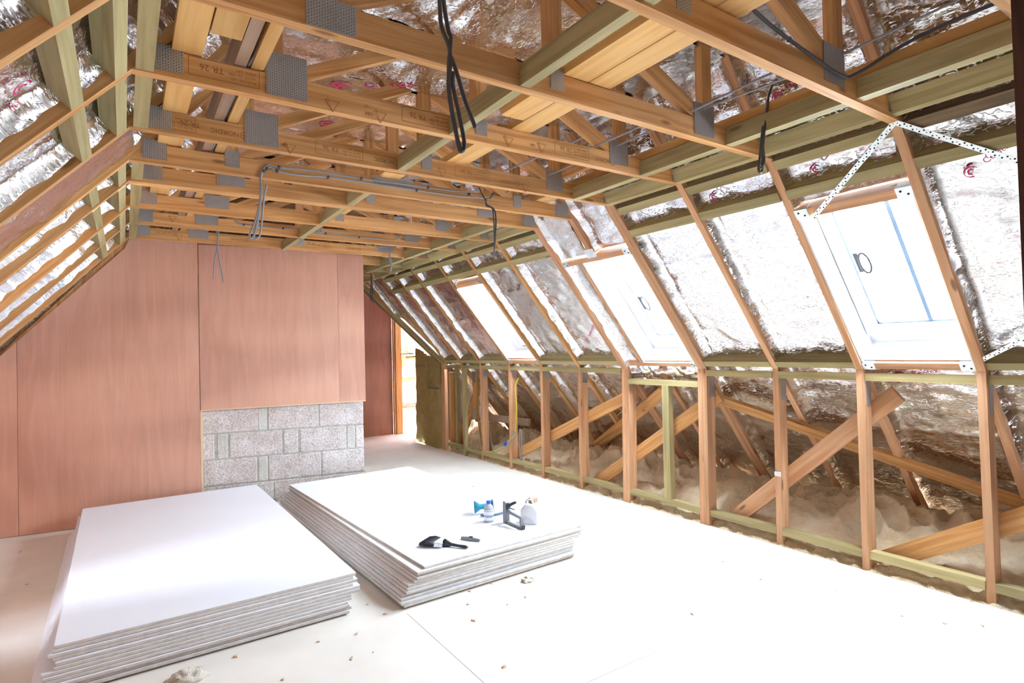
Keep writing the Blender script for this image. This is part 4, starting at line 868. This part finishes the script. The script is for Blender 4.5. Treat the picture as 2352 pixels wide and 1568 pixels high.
# left stack: offsets (x left, x right near edge) from the photograph's ragged front
LX = [(-.262, 1.105, 3.285, 6.12), (-.266, 1.088, 3.283, 6.05), (-.285, 1.108, 3.272, 6.0), (-.262, 1.085, 3.270, 6.0), (-.255, 1.118, 3.255, 5.95), (-.258, 1.118, 3.25, 5.9),
      (-.300, 1.065, 3.245, 5.85), (-.300, 1.060, 3.240, 5.8), (-.318, 1.045, 3.235, 5.95), (-.325, 1.045, 3.225, 6.0), (-.345, 1.06, 3.235, 5.9), (-.350, 1.045, 3.225, 5.9)]
for i, (xa, xb, ya, yb) in enumerate(LX):
    z = .1995-(i+1)*(.1995-.006)/NB+.003
    pboard((xa+xb)/2-.025, (ya+yb)/2, xb-xa, yb-ya, .012+random.uniform(-.004, .004), z, th, f'white plasterboard in the left-hand stack, ' + ('topmost of all' if i == 0 else 'lowest, on the floor' if i == NB-1 else ORDB[i]+' from the top'), 'plasterboards in the left stack')
RX = [(1.385, 2.665, 3.165, 5.93), (1.355, 2.650, 3.135, 5.90), (1.362, 2.64, 3.150, 5.92), (1.345, 2.64, 3.145, 5.85), (1.33, 2.62, 3.15, 5.9), (1.305, 2.58, 3.150, 5.85),
      (1.290, 2.575, 3.145, 5.8), (1.275, 2.575, 3.140, 5.85), (1.262, 2.57, 3.150, 5.85), (1.245, 2.56, 3.145, 5.8), (1.250, 2.56, 3.120, 5.8), (1.255, 2.55, 3.125, 5.8)]
for i, (xa, xb, ya, yb) in enumerate(RX):
    z = .1995-(i+1)*(.1995-.006)/NB+.003
    bb_ = pboard((xa+xb)/2, (ya+yb)/2, xb-xa, yb-ya, (.052 if i == 0 else .035)+random.uniform(-.006, .006), z, th, f'white plasterboard in the right-hand stack, ' + ('topmost, carrying the tools' if i == 0 else 'lowest, on the floor' if i == NB-1 else ORDB[i]+' from the top'), 'plasterboards in the right stack')
    if i == 0: TOPB, RZ0 = bb_, z
ZS = RZ0+th+.0002; TOPZ = RZ0+th

# ---------------------------------------------------------------- tools on the right stack
def local(o, ang):
    c, s_ = math.cos(ang), math.sin(ang); o = Vector(o)
    return lambda u, v, w=0: o+Vector((u*c-v*s_, u*s_+v*c, w))
# paint brush
a0, a1 = at(990, 1243, 'z', ZS+.02), at(1053, 1254, 'z', ZS+.01); d = a1-a0; br = empty('paint_brush', at(1010, 1246, 'z', ZS), 'wide black-bristled paint brush with steel ferrule lying on the right stack', 'brush')
Q = local((a0.x, a0.y, ZS), math.atan2(d.y, d.x))
def hexa(mb, Q, pts, mi=0): mb.add([Q(*p) for p in pts], [(3, 2, 1, 0), (4, 5, 6, 7), (0, 1, 5, 4), (1, 2, 6, 5), (2, 3, 7, 6), (3, 0, 4, 7)], (1, 0, 0), mi=mi)
mb = MB()
for k in range(26):
    v = -.062+k*.124/25; mb.tube([Q(.05, v*.86, .022), Q(.0, v*.95, .024+.004*math.cos(k)), Q(-.045, v*1.05, .020), Q(-.062+.012*abs(v)/.06, v*1.08, .012)], .009, 6, radii=[.012, .012, .010, .004])
mb.build('bristles', BLACK, parent=br)
mb = MB(); hexa(mb, Q, [(.045, -.055, .004), (.105, -.048, .006), (.105, .048, .006), (.045, .055, .004), (.045, -.055, .036), (.105, -.048, .030), (.105, .048, .030), (.045, .055, .036)]); mb.build('ferrule', STEEL, parent=br, bevel=.003)
mb = MB(); mb.tube([Q(.10, 0, .018), Q(.125, 0, .018), Q(.15, 0, .016), Q(.20, 0, .013), Q(.25, 0, .011), Q(.268, 0, .010)], .01, 12, radii=[.030, .020, .011, .009, .011, .006]); mb.build('handle', BLACKP, parent=br)
# utility knife
a0, a1 = at(1060, 1238, 'z', ZS), at(1102, 1244, 'z', ZS); d = a1-a0; kn_ = empty('utility_knife', (a0+a1)/2, 'dark grey retractable knife lying between the brush and the stapler', 'knife')
Q = local((a0.x, a0.y, ZS), math.atan2(d.y, d.x)); Ln = d.length
mb = MB(); mb.add([Q(*p) for p in [(0, -.010, .001), (Ln*.5, -.014, .001), (Ln, -.008, .001), (Ln, .010, .001), (Ln*.5, .014, .001), (0, .010, .001), (0, -.008, .018), (Ln*.5, -.012, .024), (Ln, -.006, .018), (Ln, .008, .018), (Ln*.5, .012, .024), (0, .008, .018)]],
       [(5, 4, 1, 0), (4, 3, 2, 1), (6, 7, 10, 11), (7, 8, 9, 10), (0, 1, 7, 6), (1, 2, 8, 7), (2, 3, 9, 8), (3, 4, 10, 9), (4, 5, 11, 10), (5, 0, 6, 11)]); mb.build('body', DGREY, parent=kn_, bevel=.003)
mb = MB(); mb.add([Q(*p) for p in [(-.022, -.004, .008), (.0, -.006, .008), (.0, .006, .008), (-.022, -.004, .0095), (0, -.006, .0095), (0, .006, .0095)]], [(2, 1, 0), (3, 4, 5), (0, 1, 4, 3), (1, 2, 5, 4), (2, 0, 3, 5)]); mb.build('blade', STEEL, parent=kn_)
mb = MB(); hexa(mb, Q, [(Ln*.45, -.005, .022), (Ln*.62, -.005, .022), (Ln*.62, .005, .022), (Ln*.45, .005, .022), (Ln*.45, -.004, .029), (Ln*.62, -.004, .029), (Ln*.62, .004, .029), (Ln*.45, .004, .029)]); mb.build('slider', BLACKP, parent=kn_)
# water bottle
c = at(1123, 1197, 'z', ZS); bo = empty('water_bottle', c, 'small clear water bottle with a bright blue cap standing on the right stack', 'bottle')
mb = MB(); mb.lathe([(.030, 0), (.036, .004), (.037, .03), (.034, .04), (.037, .05), (.037, .095), (.030, .115), (.016, .128), (.014, .135)], c, 28); mb.build('bottle_body', CLEAR, parent=bo)
mb = MB(); mb.lathe([(.0375, .045), (.0378, .047), (.0378, .088), (.0375, .09)], c, 28); mb.build('label_band', WHITEP, parent=bo)
mb = MB(); mb.lathe([(.0382, .048), (.0382, .052)], c, 28); mb.lathe([(.0382, .080), (.0382, .083)], c, 28); mb.build('label_stripe', BLUEP, parent=bo)
mb = MB(); mb.lathe([(.0165, .133), (.0175, .135), (.0175, .150), (.015, .153), (.002, .154)], c, 24); mb.build('cap', BLUEP, parent=bo)
# staple gun: stands on its nose edge, handle to the left
a0, a1 = at(1161, 1199, 'z', ZS), at(1201, 1216, 'z', ZS); d = a1-a0; sg = empty('staple_gun', (a0+a1)/2, 'grey and black metal staple gun standing beside the water bottle', 'staple gun')
Q = local((a0.x, a0.y, ZS), math.atan2(d.y, d.x)); Ls = d.length
def profile(mb, pts, hw):
    n = len(pts); mb.add([Q(u, -hw, w) for u, w in pts]+[Q(u, hw, w) for u, w in pts], [list(range(n)), [n+i for i in reversed(range(n))]]+[[(i+1) % n, i, n+i, n+(i+1) % n] for i in range(n)], (1, 0, 0))
mb = MB(); profile(mb, [(-.008, 0), (.03, 0), (.034, .150), (.018, .160), (-.006, .154)], .018)
profile(mb, [(.03, 0), (Ls, 0), (Ls, .018), (.03, .018)], .012); profile(mb, [(Ls-.022, .018), (Ls, .018), (Ls-.004, .088), (Ls-.028, .088)], .012); profile(mb, [(.03, .078), (Ls-.026, .070), (Ls-.028, .090), (.03, .102)], .012)
mb.build('body', DGREY, parent=sg, bevel=.003)
mb = MB(); mb.tube([Q(.028, 0, .118), Q(.05, 0, .130), Q(.085, 0, .150), Q(.135, 0, .172)], .011, 10, radii=[.016, .014, .011, .010]); mb.build('lever', BLACKP, parent=sg)
mb = MB(); mb.tube([Q(.055, 0, .115), Q(.12, 0, .118)], .005, 8); mb.build('spring_rod', DGREY, parent=sg)
mb = MB(); profile(mb, [(Ls, .003), (Ls+.012, .003), (Ls+.012, .030), (Ls, .030)], .012); mb.build('magazine_end', BLACKP, parent=sg)
# white plastic container with a cork coloured lump on it
c = at(1222, 1200, 'z', ZS); cn = empty('plastic_container', c, 'white plastic container with sloping shoulders behind the staple gun', 'container')
Q = local((c.x, c.y, ZS), -.9)
mb = MB(); profile(mb, [(-.075, 0), (.055, 0), (.055, .095), (.02, .135), (-.035, .145), (-.075, .10)], .045); mb.build('tub', WHITEP, parent=cn, bevel=.008)
mb = MB(); mb.tube([Q(-.045, 0, .14), Q(-.035, 0, .165), Q(.0, 0, .168), Q(.012, 0, .142)], .007, 8); mb.build('carry_handle', WHITEP, parent=cn)
c2 = at(1214, 1164, 'y', c.y+.06); mb = MB(); mb.box((c.x+.005, c.y+.0, ZS+.138), (c.x+.055, c.y+.05, ZS+.172)); tag(mb.build('cork_block', CORK, bevel=.004), 'small brown block sitting on the white container', 'block')
# blue and white reel lying on its rim
c = at(1120, 1188, 'z', ZS); c = Vector((c.x+.03, c.y+.10, ZS)); rl = empty('ribbon_reel', c, 'blue-cored white reel lying on its side behind the bottle', 'reel')
ax = Vector((.86, -.5, .06)).normalized(); R_ = .058; cc = c+Vector((0, 0, R_))
mb = MB(); mb.lathe([(R_, -.004), (R_, .002), (R_*.8, .004)], cc-ax*.08, 32, axis=tuple(ax)); mb.build('disc', WHITEP, parent=rl)
mb = MB(); mb.lathe([(.050, 0), (.022, .045), (.020, .09), (.050, .145)], cc-ax*.075, 32, axis=tuple(ax)); mb.build('core', TEAL, parent=rl)
mb = MB(); mb.lathe([(R_*.5, -.004), (R_, -.002), (R_, .004), (R_*.85, .008)], cc+ax*.075, 32, axis=tuple(ax)); mb.build('disc', WHITEP, parent=rl)
pts = [c+Vector((.05+.11*math.cos(t_), -.055+.05*math.sin(t_), .012)) for t_ in [math.pi+k*math.pi/14 for k in range(15)]]
mb = MB(); mb.tube(pts, .009, 8); tag(mb.build('cable_coil', plain('slate_band', (.06, .10, .16), .5)), 'dark blue-grey curved band lying between bottle and staple gun', 'band')
# small printed mark on the far part of the top board
p = at(1076, 1119, 'z', .2); vs, fs = text_mesh('78', .06); mb = MB(); mb.add([(p.x+v.x*.85+v.y*.5, p.y-v.x*.5+v.y*.85, TOPZ+.0006) for v in vs], fs)
mb.build('printed_mark', HOLE, parent=TOPB, recalc=False)
# scraps and shavings
random.seed(5)
def scrap(px, py, size, label, z=0.0, mat=SHAV, name='wood_shaving', cat='wood scrap', g='pale timber shavings scattered on the floor', elong=2.0):
    p = at(px, py, 'z', z+.001); mb = MB(); a = random.random()*6.28; n = 7; top = []; bot = []
    for i in range(n):
        t_ = i*6.283/n; rr = size*random.uniform(.6, 1.1); x, y = math.cos(t_)*rr*elong, math.sin(t_)*rr
        q = Vector((x*math.cos(a)-y*math.sin(a), x*math.sin(a)+y*math.cos(a), 0)); bot.append(p+q); top.append(p+q*.7+Vector((0, 0, size*random.uniform(.4, 1.0))))
    mb.add(bot+top, [list(range(n))[::-1], [n+i for i in range(n)]]+[[i, (i+1) % n, n+(i+1) % n, n+i] for i in range(n)])
    return tag(mb.build(name, mat), label, cat, g)
for px, py, s_ in [(820, 1455, .012), (808, 1513, .014), (1158, 1530, .016), (1087, 1425, .014), (1590, 1410, .014), (1748, 1331, .010), (1832, 1346, .010), (1660, 1290, .010), (885, 1410, .013), (543, 1508, .016), (650, 1560, .010),
                   (1208, 1371, .014), (1340, 1308, .009), (2170, 1432, .013), (2256, 1437, .013), (2232, 1381, .009), (730, 1474, .010), (1922, 1356, .008), (1075, 1388, .010), (1130, 1340, .012), (1078, 1358, .012), (845, 1387, .012), (975, 1378, .010), (1466, 1199, .008), (62, 1342, .010), (858, 1497, .007), (1165, 1388, .008), (2072, 1415, .008)]:
    scrap(px, py, s_*.62, 'small pale wood shaving lying on the bare floor')
scrap(46, 1267, .006, 'thin straw-like sliver on the dim floor at the far left', elong=7, g='slivers on the dim floor')
scrap(1330, 1212, .010, 'small dark chip on the right corner of the right stack', z=.2, g='chips on the stack')
for px, py, s_, lab, sz in ((432, 1560, .055, 'white tuft of wool on the floor at the bottom edge', 1.0), (1215, 1333, .035, 'small pale tuft of wool on the floor in front of the right stack', 1)):
    p = at(px, py, 'z', 0); mb = MB(); n, m = 16, 24; vs = []
    for i in range(n+1):
        for j in range(m):
            th_, ph = i/n*math.pi*.5, j/m*6.283; dv = Vector((math.cos(ph)*math.cos(th_)*1.5, math.sin(ph)*math.cos(th_), math.sin(th_)*.75))
            rr = s_*(1+.45*noise.noise(dv*2.2+Vector((px, 0, 0)))+.15*noise.noise(dv*7)); vs.append(p+dv*rr)
    mb.add(vs, [[i*m+j, i*m+(j+1) % m, (i+1)*m+(j+1) % m, (i+1)*m+j] for i in range(n) for j in range(m)], smooth=True); tag(mb.build('wool_tuft', WOOLW), lab, 'wool tuft')

for o in COL.objects:
    if '_w' in o: del o['_w']
